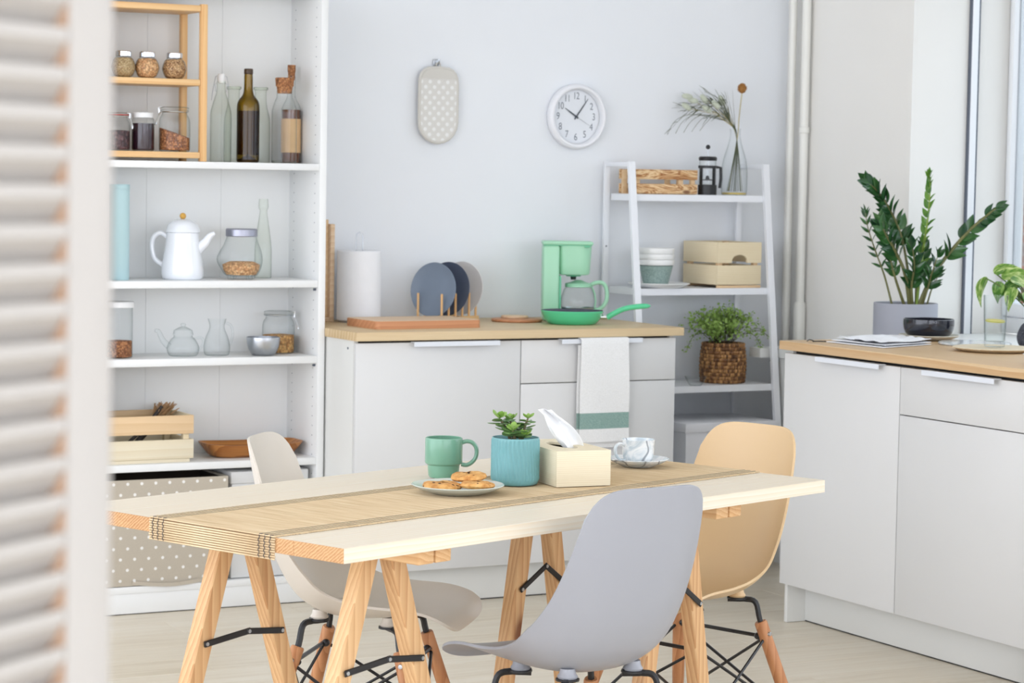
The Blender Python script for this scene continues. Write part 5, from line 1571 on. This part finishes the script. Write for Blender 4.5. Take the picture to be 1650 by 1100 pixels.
b.build('thistle_head', paint('brown_thistle', (160,112,58), 0.9, 0.25, 120), gr, 0, fix=False)

# second tier: stacked bowls on a plate, crate
zb = LZ[1]+0.0002
M['whitecer'] = paint('white_ceramic', (240,240,238), 0.3, 0.01)
o = MB().lathe([(0,0),(0.075,0),(0.085,0.003),(0.112,0.015),(0.1135,0.017),(0.112,0.0185),(0.086,0.008),(0.07,0.006),(0,0.006)], 56).build('serving_plate', M['whitecer']); o.location = (4.662, 7.585+0.03, zb)
tag(o, 'wide white plate under the stacked bowls on the ladder shelf', 'plate')
def cupmat():
    t = NT('sage_knit_ceramic')
    v = t.coords((1,1,1))
    nz = t.noise(v, 160, 2)
    c = t.ramp(nz, [(0.3, lin((128,150,144))), (0.7, lin((158,178,172)))])
    t.set(**{'Base Color': c.outputs[0], 'Roughness': 0.55}); t.bump(nz, 0.6, 0.002); return t.m
M['knit'] = cupmat()
bx, by = 4.648, 7.615
st = thing('ceramic_bowl', 'sage textured bowl at the bottom of the bowl stack', 'bowl', (bx, by, zb+0.0068), 0, 'stacked bowls on the ladder shelf')
prof = [(0,0),(0.042,0),(0.0445,0.002)]
for k in range(16): prof.append((0.045+0.0165*k/15+(0.0007 if k % 2 else -0.0007), 0.004+0.070*k/15))
MB().lathe(prof+[(0.0625,0.0745),(0.060,0.074)], 56).build('body', M['knit'], st)
MB().lathe([(0.060,0.074),(0.0485,0.03),(0.040,0.006),(0,0.005)], 48).build('inside', M['whitecer'], st)
for k in range(3):
    z0 = zb+0.0068+0.0755+k*0.0205-0.002
    o = MB().lathe([(0.0605,0.0),(0.064,0.001),(0.0655,0.008),(0.0665,0.0185),(0.0655,0.0205),(0.063,0.0185),(0.0615,0.008),(0.045,0.002),(0,0.001)], 56).build('white_bowl', M['whitecer']); o.location = (bx, by, z0+0.0024)
    tag(o, ('lowest', 'middle', 'topmost')[k]+' of the white bowls nested above the sage bowl', 'bowl', 'stacked bowls on the ladder shelf')
c2 = thing('handled_crate', 'pale wooden crate with a cut-out handle on the middle ladder tier', 'crate', (4.872, 7.548, zb), math.radians(4))
cw, cd, chh = 0.200, 0.215, 0.168
def halfmoon(x0, x1, y0, y1, cx, hw, hh):
    """board x0..x1 by y0..y1 with a half-round notch in its lower edge"""
    pts = [(x0,y0)]
    for k in range(13):
        a = PI-PI*k/12; pts.append((cx+hw*math.cos(a), y0+hh*math.sin(a)**0.7 if 0 < k < 12 else y0))
    return pts+[(x1,y0),(x1,y1),(x0,y1)]
MY = Matrix.Rotation(PI/2, 4, 'X')
for yy in (0.0, cd-0.009):
    MB().box(0, cw, yy, yy+0.009, 0.012, 0.083, 0.0012).build('slat', M['crate'], c2)
    MB().prism(halfmoon(0, cw, 0.092, chh, cw*0.5, 0.036, 0.030), -yy-0.009, -yy, MY).build('handle_slat', M['crate'], c2, 20)
    MB().box(0, cw, yy, yy+0.009, 0.0, 0.0095, 0.001).build('skid', M['crate_tan'], c2)
for xx in (0.0, cw-0.009):
    for z0, z1 in ((0.012,0.083),(0.092,chh)): MB().box(xx, xx+0.009, 0.0092, cd-0.0092, z0, z1, 0.0012).build('slat', M['crate_y'], c2)
for xx in (0.0095, cw-0.0275):
    for yy in (0.0095, cd-0.0275): MB().box(xx, xx+0.018, yy, yy+0.018, 0.010, chh-0.002, 0.001).build('corner_post', M['crate_tan'], c2)
MB().box(0.0095, cw-0.0095, 0.0095, cd-0.0095, 0.0105, 0.016).build('base', M['crate_tan'], c2, 0)

# third tier: fern in a wicker basket, glass bowl
zc = LZ[2]+0.0002
def wickermat():
    t = NT('dark_seagrass')
    v = t.coords((1,1,1))
    tc_ = t.n('ShaderNodeTexCoord'); s = t.n('ShaderNodeSeparateXYZ'); t.l(tc_.outputs['Object'], s.inputs[0])
    ang = t.math('ARCTAN2', s.outputs[1], s.outputs[0])
    cb_ = t.n('ShaderNodeCombineXYZ'); t.l(t.math('MULTIPLY', ang, 14.0), cb_.inputs[0]); t.l(t.math('MULTIPLY', s.outputs[2], 74.6), cb_.inputs[1])
    vo = t.n('ShaderNodeTexWhiteNoise'); vo.noise_dimensions = '2D'
    fl_ = t.n('ShaderNodeVectorMath'); fl_.operation = 'FLOOR'; t.l(cb_.outputs[0], fl_.inputs[0]); t.l(fl_.outputs[0], vo.inputs['Vector'])
    nz = t.noise(v, 110, 3)
    f = t.math('MULTIPLY_ADD', nz, 0.5, t.math('MULTIPLY', vo.outputs['Value'], 0.6))
    c = t.ramp(f, [(0.15, lin((62,40,24))), (0.5, lin((128,86,50))), (0.9, lin((206,156,98)))])
    t.set(**{'Base Color': c.outputs[0], 'Roughness': 0.55}); return t.m
M['wicker'] = wickermat()
wk = thing('fern_basket', 'feathery green fern in a dark woven seagrass basket', 'potted plant', (4.945, 7.612, zc))
b = MB(); rows, seg = 11, 88
for r in range(rows):
    z = 0.0078+r*0.0134; rad = 0.0755+0.006*math.sin(PI*(r+1.5)/rows)
    vs = []; fs = []; m = 8
    for i in range(seg):
        a = 2*PI*i/seg
        w_ = 0.0032*math.sin(a*22+(PI if r % 2 else 0))
        for k in range(m):
            t_ = 2*PI*k/m
            vs.append(((rad+w_+0.0042*math.cos(t_))*math.cos(a), (rad+w_+0.0042*math.cos(t_))*math.sin(a), z+0.0072*math.sin(t_)))
    for i in range(seg):
        for k in range(m): fs.append((i*m+k, i*m+(k+1) % m, ((i+1) % seg)*m+(k+1) % m, ((i+1) % seg)*m+k))
    b.add(vs, fs)
wo = b.build('weave', M['wicker'], wk, 60, fix=False); wo['kind'] = 'stuff'
MB().lathe([(0,0.0),(0.072,0.0),(0.072,0.006),(0.071,0.130),(0.069,0.130),(0.069,0.12),(0,0.118)], 40).build('soil', M['soil'], wk)
M['fern'] = leafmat('fern_leaflet', (92,132,52), (164,196,104), 0.5, 0, 0.25)
M['fernstem'] = paint('fern_stem', (70,62,40), 0.7)
fs_ = MB(); fl_l = MB(); rf = random.Random(9)
def fernleaf(c, r):
    n_ = Vector((rf.uniform(-1,1), rf.uniform(-1,1), rf.uniform(0.0,1.4))).normalized()
    x = n_.orthogonal().normalized(); y = n_.cross(x)
    a0 = rf.uniform(0, 6.28)
    vs = [c+(x*math.cos(a0+k*PI/3)*r*(1.0 if k % 3 else 1.5)+y*math.sin(a0+k*PI/3)*r*0.8)+n_*(0.15*r if k % 2 else 0) for k in range(6)]
    fl_l.add([tuple(v) for v in vs], [(0,1,2,3,4,5)])
for k in range(64):
    a = rf.uniform(0, 2*PI); out = rf.uniform(0.02, 0.155)*(1.0 if k % 5 else 1.15); hh = (0.215-0.55*max(0, out-0.06))*rf.uniform(0.72, 1.04)
    base_ = Vector((0.03*math.cos(a)*rf.random(), 0.03*math.sin(a)*rf.random(), 0.118))
    sqz = 0.78 if math.sin(a) > 0 else 1.0
    tip = Vector((out*math.cos(a), out*math.sin(a)*sqz, 0.118+hh*0.86-0.02))
    mid = base_.lerp(tip, 0.5)+Vector((0,0,0.028))
    c = spline([tuple(base_), tuple(mid), tuple(tip)], 12)
    fs_.tube([tuple(v) for v in c], [0.0012-0.00006*i for i in range(13)], 4)
    for s in range(26):
        i = rf.randint(4, 12); q = c[i]
        fernleaf(q+Vector((rf.gauss(0,.011), rf.gauss(0,.011), rf.gauss(0,.010))), rf.uniform(0.0038, 0.0066))
for tipx, tipz in ((0.165,0.085),(0.150,0.105),(-0.135,0.030),(0.140,0.045)):
    c = spline([(0,0,0.118), tuple(CR*tipx*0.4+Vector((0,0,0.175))), tuple(CR*tipx*0.8+Vector((0,0,0.16+tipz*0.4))), tuple(CR*tipx+Vector((0,0,0.118+tipz-0.03)))], 18)
    fs_.tube([tuple(v) for v in c], 0.0009, 4)
    for s in range(44):
        q = c[rf.randint(7, 18)]; fernleaf(q+Vector((rf.gauss(0,.008), rf.gauss(0,.008), rf.gauss(0,.009))), rf.uniform(0.003, 0.005))
so = fs_.build('stems', M['fernstem'], wk, 0, fix=False); so['kind'] = 'stuff'
so = fl_l.build('leaflets', M['fern'], wk, 0, fix=False); so['kind'] = 'stuff'
o = MB().lathe([(0,0),(0.020,0),(0.023,0.002),(0.034,0.020),(0.0405,0.034)], 40).build('glass_bowl', M['glass']); o.location = (4.770, 7.522, zc)
tag(o, 'small clear glass bowl beside the fern basket', 'bowl')

# lowest tier: lidded box
zd = LZ[3]+0.0002
M['boxw'] = paint('lavender_white_box', (242,243,248), 0.55, 0.006)
bxo = thing('lidded_box', 'large white lidded storage box low on the ladder shelf', 'box', (4.690, 7.452, zd))
bw_, bd_, bh_ = 0.385, 0.30, 0.172
b = MB()
# front with a slot handle
hx0, hx1, hz0, hz1 = 0.118, 0.222, 0.132, 0.160
b.box(0, hx0, 0, 0.004, 0, bh_); b.box(hx1, bw_, 0, 0.004, 0, bh_); b.box(hx0, hx1, 0, 0.004, 0, hz0); b.box(hx0, hx1, 0, 0.004, hz1, bh_)
b.box(0, bw_, bd_-0.004, bd_, 0, bh_); b.box(0, 0.004, 0.004, bd_-0.004, 0, bh_); b.box(bw_-0.004, bw_, 0.004, bd_-0.004, 0, bh_); b.box(0.004, bw_-0.004, 0.004, bd_-0.004, 0, 0.004)
b.build('body', M['boxw'], bxo, 0, fix=False)
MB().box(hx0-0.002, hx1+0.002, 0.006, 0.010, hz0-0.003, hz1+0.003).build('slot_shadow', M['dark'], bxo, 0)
MB().box(-0.005, bw_+0.005, -0.005, bd_+0.003, bh_+0.0005, bh_+0.034, 0.0025).build('lid', M['boxw'], bxo)

# ================================================================== BY THE WINDOW
ZK = 0.9102
M['potgrey'] = paint('matt_grey_pot', (164,166,176), 0.55, 0.015, 8)
zz = thing('zz_plant', 'dark green ZZ plant in a matt grey cylinder pot by the window', 'potted plant', (5.200, 6.850, 0.8802))
MB().lathe([(0,0),(0.108,0),(0.111,0.003),(0.111,0.122),(0.109,0.124),(0.105,0.122),(0.105,0.10),(0,0.10)], 56).build('pot', M['potgrey'], zz)
MB().lathe([(0,0.112),(0.06,0.111),(0.1045,0.108)], 40).build('soil', M['soil'], zz)
M['zz'] = leafmat('zz_leaf', (26,62,38), (62,108,54), 0.22, 0.3, 0.06)
M['zzl'] = leafmat('zz_young_leaf', (70,128,48), (132,178,72), 0.28, 0.2, 0.25)
M['zzs'] = paint('zz_stem', (112,112,66), 0.5, 0.15, 30)
M['zzs2'] = paint('zz_young_stem', (136,164,70), 0.45, 0.1, 30)
def leaf_mesh(L, W, fold=0.16, droop=0.10, tip=1.35, n=9, th=0.0009):
    G = []
    for i in range(n):
        s = i/(n-1)
        w = W*0.5*(math.sin(PI*s**(1/tip)) if 0 < s < 1 else 0.0)
        w = max(w, 0.0004)
        row_ = []
        for k in (-1, -0.5, 0, 0.5, 1):
            row_.append((L*s, w*k, fold*W*abs(k)**1.3*math.sin(PI*s)-droop*L*s*s))
        G.append(row_)
    b = MB(); b.grid(G, th); return b
zl = leaf_mesh(0.088, 0.046).mesh('leaf', 60); zl.materials.append(M['zz'])
zs_ = leaf_mesh(0.066, 0.020, 0.1).mesh('leaf', 60); zs_.materials.append(M['zz'])
zy = leaf_mesh(0.064, 0.030, 0.12).mesh('leaf', 60); zy.materials.append(M['zzl'])
K = 0.00217
def P2(px, py, d=0.0): return CR*((px-1463)*K)+CF*d+Vector((0,0,0.121+(489-py)*K))
rz_ = random.Random(13)
def frond(pts, depth, mesh, n, f0, spread, scale=(1.0, 0.75), stem=None, r=0.006, plane=None, both=1.0, ang=0.95):
    q = [P2(*p, d) for p, d in zip(pts, depth)]
    q[0].z = 0.108
    c = spline([tuple(v) for v in q], 30)
    MB().tube([tuple(v) for v in c], [r*(1-0.75*i/30) for i in range(31)], 8).build('stem', stem or M['zzs'], zz)
    for k in range(n):
        f = f0+(1-f0)*k/(n-1); i = min(29, int(f*30)); p = c[i]
        t_ = (c[min(30, i+1)]-c[max(0, i-1)]).normalized()
        pl = plane if plane else CF
        side = pl.cross(t_).normalized()
        for s in (-1, 1):
            if s < 0 and rz_.random() > both: continue
            a = ang*(1-0.55*f)+rz_.uniform(-.08,.08)
            d_ = t_*math.cos(a)+side*s*math.sin(a)*spread+pl*rz_.uniform(-0.35, 0.15)
            lo = link('leaf', mesh, zz)
            orient(lo, p, d_, s*(PI/2-0.4)+rz_.uniform(-.35,.35), scale[0]+(scale[1]-scale[0])*f+rz_.uniform(-.06,.06))
    lo = link('leaf', mesh, zz); orient(lo, c[30], c[30]-c[28], 0.8, scale[1])
frond([(1472,489),(1466,434),(1452,372),(1424,322),(1398,296)], (0,0.02,0.03,0.02,0.0), zl, 13, 0.40, 0.9, (0.95,0.62))
frond([(1480,489),(1488,413),(1494,358),(1496,310),(1494,284)], (0,0.01,0.0,-0.01,-0.02), zy, 13, 0.22, 0.85, (0.85,0.5), M['zzs2'], 0.0055, (CF*0.5+CR*0.87))
frond([(1484,489),(1500,452),(1523,414),(1558,371),(1588,344),(1600,334)], (0,-0.01,-0.02,-0.03,-0.03,-0.03), zl, 12, 0.40, 0.9, (1.0,0.55), None, 0.0095, None, 0.4)
frond([(1442,489),(1428,446),(1412,405),(1399,370),(1394,345)], (0,0,0,-0.01,-0.01), zs_, 8, 0.34, 1.0, (0.72,0.5), None, 0.0042)
frond([(1470,489),(1458,440),(1440,404),(1424,378),(1416,364)], (0,-0.03,-0.05,-0.06,-0.06), zl, 9, 0.40, 0.9, (0.85,0.62), None, 0.008)
frond([(1496,489),(1503,468),(1510,452),(1516,440)], (0,0,0,0), zs_, 4, 0.4, 1.0, (0.6,0.45), None, 0.0035)
frond([(1462,489),(1446,455),(1436,425),(1430,402)], (0,-0.02,-0.03,-0.03), zl, 5, 0.45, 0.9, (0.58,0.45), None, 0.006)
frond([(1480,489),(1482,455),(1490,425),(1492,398)], (0,0.03,0.04,0.05), zl, 6, 0.35, 0.9, (0.7,0.55), None, 0.006)
frond([(1474,489),(1470,460),(1472,430),(1468,400)], (0,-0.02,-0.04,-0.05), zl, 6, 0.3, 0.95, (0.75,0.6), None, 0.006)
frond([(1488,489),(1496,460),(1500,440),(1508,412)], (0,-0.03,-0.04,-0.05), zl, 5, 0.3, 0.9, (0.68,0.5), None, 0.005)

# plate and navy bowl
M['navy'] = paint('navy_glaze', (24,26,38), 0.18, 0.25, 40, 0, 0.5, 0.5)
M['sand'] = paint('speckled_sand_glaze', (216,210,194), 0.4, 0.04, 60)
o = MB().lathe([(0,0),(0.062,0),(0.070,0.003),(0.097,0.014),(0.099,0.016),(0.097,0.0175),(0.070,0.008),(0,0.006)], 56).build('side_plate', M['sand']); o.location = (4.945, 6.384, ZK)
tag(o, 'sand-coloured plate under the navy bowl on the oak worktop', 'plate')
o = MB().lathe(wall_prof(sprof([(0.050,0.0),(0.064,0.004),(0.078,0.020),(0.0825,0.040),(0.0825,0.060)], 14), 0.004), 56).build('navy_bowl', M['navy']); o.location = (4.940, 6.382, ZK+0.0082)
tag(o, 'dark navy glazed bowl on a plate by the grey plant pot', 'bowl')
# marble platter, wooden plate, glass
o = MB().lathe([(0,0),(0.112,0),(0.115,0.002),(0.115,0.006),(0.113,0.008),(0,0.008)], 56).build('marble_platter', M['marble']); o.location = (4.945, 6.150, ZK)
tag(o, 'thin round marble platter lying behind the wooden plate', 'platter')
o = MB().lathe([(0,0),(0.092,0),(0.110,0.003),(0.126,0.010),(0.1265,0.012),(0.122,0.0135),(0.09,0.010),(0,0.009)], 56).build('wooden_plate', wood('birch_plate', (238,226,200), (214,190,150), 'X', 14, 1, 0.5, 0, 0.7)); o.location = (4.815, 5.895, ZK)
tag(o, 'pale wooden plate under the glass of lemon water', 'plate')
gw = thing('water_glass', 'tall glass of water with a lemon slice on the wooden plate', 'glass', (4.835, 5.918, ZK+0.0118))
outer = [(0.029,0),(0.031,0.002),(0.0375,0.158)]
inner = [(0.0362,0.158),(0.0300,0.020),(0.028,0.0165),(0,0.016)]
MB().lathe([(0,0)]+outer+[(0.0369,0.1586)]+inner, 48).build('glass', M['glass'], gw)
MB().lathe([(0,0.0166),(0.0278,0.0170),(0.0298,0.0205),(0.0323,0.0755),(0,0.0755)], 48).build('water', glass_thin('still_water', (253,254,254), (226,233,235), edge_amt=0.35), gw)
def lemonmat():
    t = NT('lemon_slice'); tc_ = t.n('ShaderNodeTexCoord'); s = t.n('ShaderNodeSeparateXYZ'); t.l(tc_.outputs['Object'], s.inputs[0])
    r_ = t.math('SQRT', t.math('ADD', t.math('MULTIPLY', s.outputs[0], s.outputs[0]), t.math('MULTIPLY', s.outputs[1], s.outputs[1])))
    c = t.ramp(t.math('MULTIPLY', r_, 31.0), [(0.0, lin((226,206,92))), (0.82, lin((220,200,60))), (0.88, lin((240,236,190))), (0.95, lin((186,186,36)))])
    t.set(**{'Base Color': c.outputs[0], 'Roughness': 0.4}); return t.m
lo = MB().lathe([(0,0),(0.0295,0),(0.0305,0.003),(0.0295,0.006),(0,0.006)], 40).build('lemon_slice', lemonmat(), gw); lo.location = (0,0,0.0765); lo.rotation_euler = (math.radians(4), 0, 0)
o = MB().lathe(wall_prof(sprof([(0.030,0),(0.036,0.003),(0.062,0.016),(0.082,0.030)], 12), 0.0035), 48).build('shallow_dish', M['sand']); o.location = (4.605, 5.382, ZK)
tag(o, 'shallow pale dish at the front of the oak worktop, cut by the frame', 'dish')
# folded cloth
M['linen'] = paint('white_linen', (246,247,250), 0.9, 0.015, 60, 0.2, 0.1, bscale=200)
nk = thing('folded_napkin', 'folded white linen napkin lying on the oak worktop', 'napkin', (4.688, 6.250, ZK))
A4 = [Vector((-0.165,0.115,0)), Vector((-0.150,-0.165,0)), Vector((0.105,-0.075,0)), Vector((0.150,0.185,0))]
for lay in range(3):
    G = []
    for i in range(19):
        row_ = []
        for jx in range(19):
            u, v = i/18, jx/18
            p = (A4[0]*(1-u)+A4[3]*u)*(1-v)+(A4[1]*(1-u)+A4[2]*u)*v
            p = p*(1.0-0.05*lay)+Vector((0.012*lay, 0.006*lay, 0))
            edge = min(u, 1-u, v, 1-v)
            z = 0.0030+lay*0.0060+0.0055*lay*math.sin(u*9+v*4+lay)*min(1, edge*7)*0.5+(0.004*math.sin(v*11+u*3)**2 if lay == 2 else 0)
            row_.append((p.x, p.y, z))
        G.append(row_)
    MB().grid(G, -0.0016).build(('bottom_fold','middle_fold','top_fold')[lay], M['linen'], nk, 60)
o = MB().tube([tuple(v) for v in spline([(0,0,0.002),(0.012,0.006,0.006),(0.024,0.0,0.003),(0.016,-0.010,0.002),(0.034,-0.018,0.0025),(0.055,-0.026,0.002)], 30)], 0.0019, 6).build('napkin_cord', M['blackmetal']); o.location = (4.478, 6.405, ZK)
tag(o, 'thin dark cord beside the folded napkin', 'cord')

# variegated vine in a speckled vase, on the sill
M['stonew'] = grains('speckled_slate_glaze', (96,100,112), (84,88,102), (66,70,84), 220)
vz = thing('vine_vase', 'variegated pothos vine in a dark speckled vase at the right', 'potted plant', (5.200, 6.165, 0.8802))
p = sprof([(0.026,0),(0.036,0.004),(0.053,0.030),(0.056,0.055),(0.044,0.085),(0.030,0.098),(0.029,0.106)], 22)
MB().lathe(wall_prof(p, 0.003), 44).build('vase', M['stonew'], vz)
def varmat(name, c1, c2, c3):
    t = NT(name); v = t.coords((1,2.2,1), 4)
    f = t.noise(v, 26, 3, 0.6, 0.8)
    c = t.ramp(f, [(0.36, lin(c1)), (0.5, lin(c2)), (0.62, lin(c3))])
    t.set(**{'Base Color': c.outputs[0], 'Roughness': 0.35})
    td = t.n('ShaderNodeBsdfTranslucent'); t.l(c.outputs[0], td.inputs['Color'])
    mx = t.n('ShaderNodeMixShader'); mx.inputs[0].default_value = 0.3
    t.l(t.b.outputs[0], mx.inputs[1]); t.l(td.outputs[0], mx.inputs[2]); t.l(mx.outputs[0], t.t.nodes['Material Output'].inputs['Surface']); return t.m
M['poth'] = varmat('pothos_leaf', (94,146,56), (146,184,86), (212,226,158))
M['poth_d'] = varmat('pothos_deep_leaf', (66,118,44), (96,146,62), (150,186,96))
def heart(L, W, droop):
    G = []
    for i in range(11):
        s = i/10
        w = W*0.5*math.sin(PI*min(1, (s*0.92+0.08))**0.62) if i < 10 else 0.0005
        G.append([(L*(s-0.06*(1-abs(k))*(i == 0)), w*k, 0.14*W*abs(k)*math.sin(PI*s)-droop*L*s*s) for k in (-1,-0.6,-0.2,0.2,0.6,1)])
    b = MB(); b.grid(G, 0.0007); return b
pm = heart(0.095, 0.062, 0.35).mesh('leaf', 60); pm.materials.append(M['poth'])
pd = heart(0.080, 0.054, 0.55).mesh('leaf', 60); pd.materials.append(M['poth_d'])
def P3(px, py, d=0.0): return CR*((px-1669)*0.00203)+CF*d+Vector((0,0,0.106+(520-py)*0.00203))
M['vine'] = paint('vine_stem', (96,120,52), 0.5, 0.15, 40)
vine = MB()
for (bx_, by_, d0, tx, ty, d1, mesh, sc, roll) in (
    (1588,455,0.0,1573,505,0.01,pm,1.05,0.4),(1612,462,0.0,1602,500,0.0,pd,0.9,-0.9),(1628,455,-0.02,1650,470,-0.03,pm,1.0,0.5),
    (1618,450,0.03,1655,452,0.0,pm,1.05,0.9),(1608,448,0.05,1632,436,0.05,pm,0.8,0.6),(1630,470,-0.04,1618,505,-0.05,pm,0.85,-0.4),
    (1645,478,-0.05,1660,515,-0.06,pm,1.1,0.3),(1640,462,0.0,1615,478,-0.02,pd,1.0,-0.5),(1655,470,0.02,1690,480,0.0,pd,1.1,0.3),
    (1650,465,0.0,1672,440,0.02,pm,1.0,0.5),(1660,480,-0.03,1700,510,-0.05,pm,1.1,0.3),(1622,468,0.02,1640,490,0.03,pd,0.9,0.8),(1648,490,0.01,1636,470,0.0,pd,0.7,0.2)):
    a = P3(bx_, by_, d0); e = P3(tx, ty, d1)
    lo = link('leaf', mesh, vz); orient(lo, a, (e-a)+Vector((0,0,0.25*(e-a).length)), roll, sc*0.92)
    m_ = Vector((0,0,0.106))
    vine.tube([tuple(v) for v in spline([(0,0,0.05), tuple(m_), tuple(m_.lerp(a, 0.5)+Vector((0,0,0.018))), tuple(a)], 12)], 0.0022, 6)
vo_ = vine.build('vine_stems', M['vine'], vz, 60, fix=False)

# ================================================================== LOUVRED SCREEN IN THE FOREGROUND
M['tan_edge'] = wood('tan_stile_edge', (212,178,150), (190,148,118), 'Z', 20, 1, 0.6, 0, 0.7)  # grained tan strip for the stile's inner edge
pa = math.atan2(0.611, 0.791)
sc_ = thing('louvred_screen', 'cream louvred folding screen panel blurred in the left foreground', 'screen', (0.402, 1.1835, 0.0), pa)
PW, PT_ = 0.36, 0.0157
SW_ = 0.0389
for x0, x1, xi in ((-SW_, 0.0, -SW_), (-PW, -PW+SW_, -PW+SW_)):
    MB().box(x0, x1, 0.0, PT_, 0.02, 2.0, 0.002).build('stile', M['cream'], sc_)
MB().box(-SW_-0.0006, -SW_-0.0001, 0.0015, PT_-0.001, 0.13, 1.92).build('stile_edge', M['tan_edge'], sc_, 0)
MB().box(-PW+SW_+0.001, -SW_-0.001, 0.0005, PT_-0.0005, 0.02, 0.125, 0.002).build('rail', M['cream'], sc_)
MB().box(-PW+SW_+0.001, -SW_-0.001, 0.0005, PT_-0.0005, 1.925, 2.0, 0.002).build('rail', M['cream'], sc_)
pitch = 0.01906
x0, x1 = -PW+SW_+0.001, -SW_-0.001
sec = [(0.0010,0.0),(0.0010,-0.0085),(0.0030,-0.0100),(0.0190,-0.0330),(0.0210,-0.0325),(0.0210,-0.0230),(0.0040,0.0008),(0.0022,0.0012)]
k_ = len(sec)
sec = [(a_*0.714, c_*0.714) for a_, c_ in sec]
vs = [(x0, y_, z_) for y_, z_ in sec]+[(x1, y_, z_) for y_, z_ in sec]
b = MB(); b.add(vs, [tuple(range(k_)), tuple(range(k_, 2*k_))[::-1]]+[(i, k_+i, k_+(i+1) % k_, (i+1) % k_) for i in range(k_)])
sm = b.mesh('slat', 30); sm.materials.append(M['cream'])
z = 0.152
while z < 1.923:
    link('slat', sm, sc_, (0, 0, z)); z += pitch
for zq in (0.35, 1.65): MB().tube([(0.0035,0.004,zq-0.03),(0.0035,0.004,zq+0.03)], 0.0034, 10).build('hinge', M['chrome'], sc_)
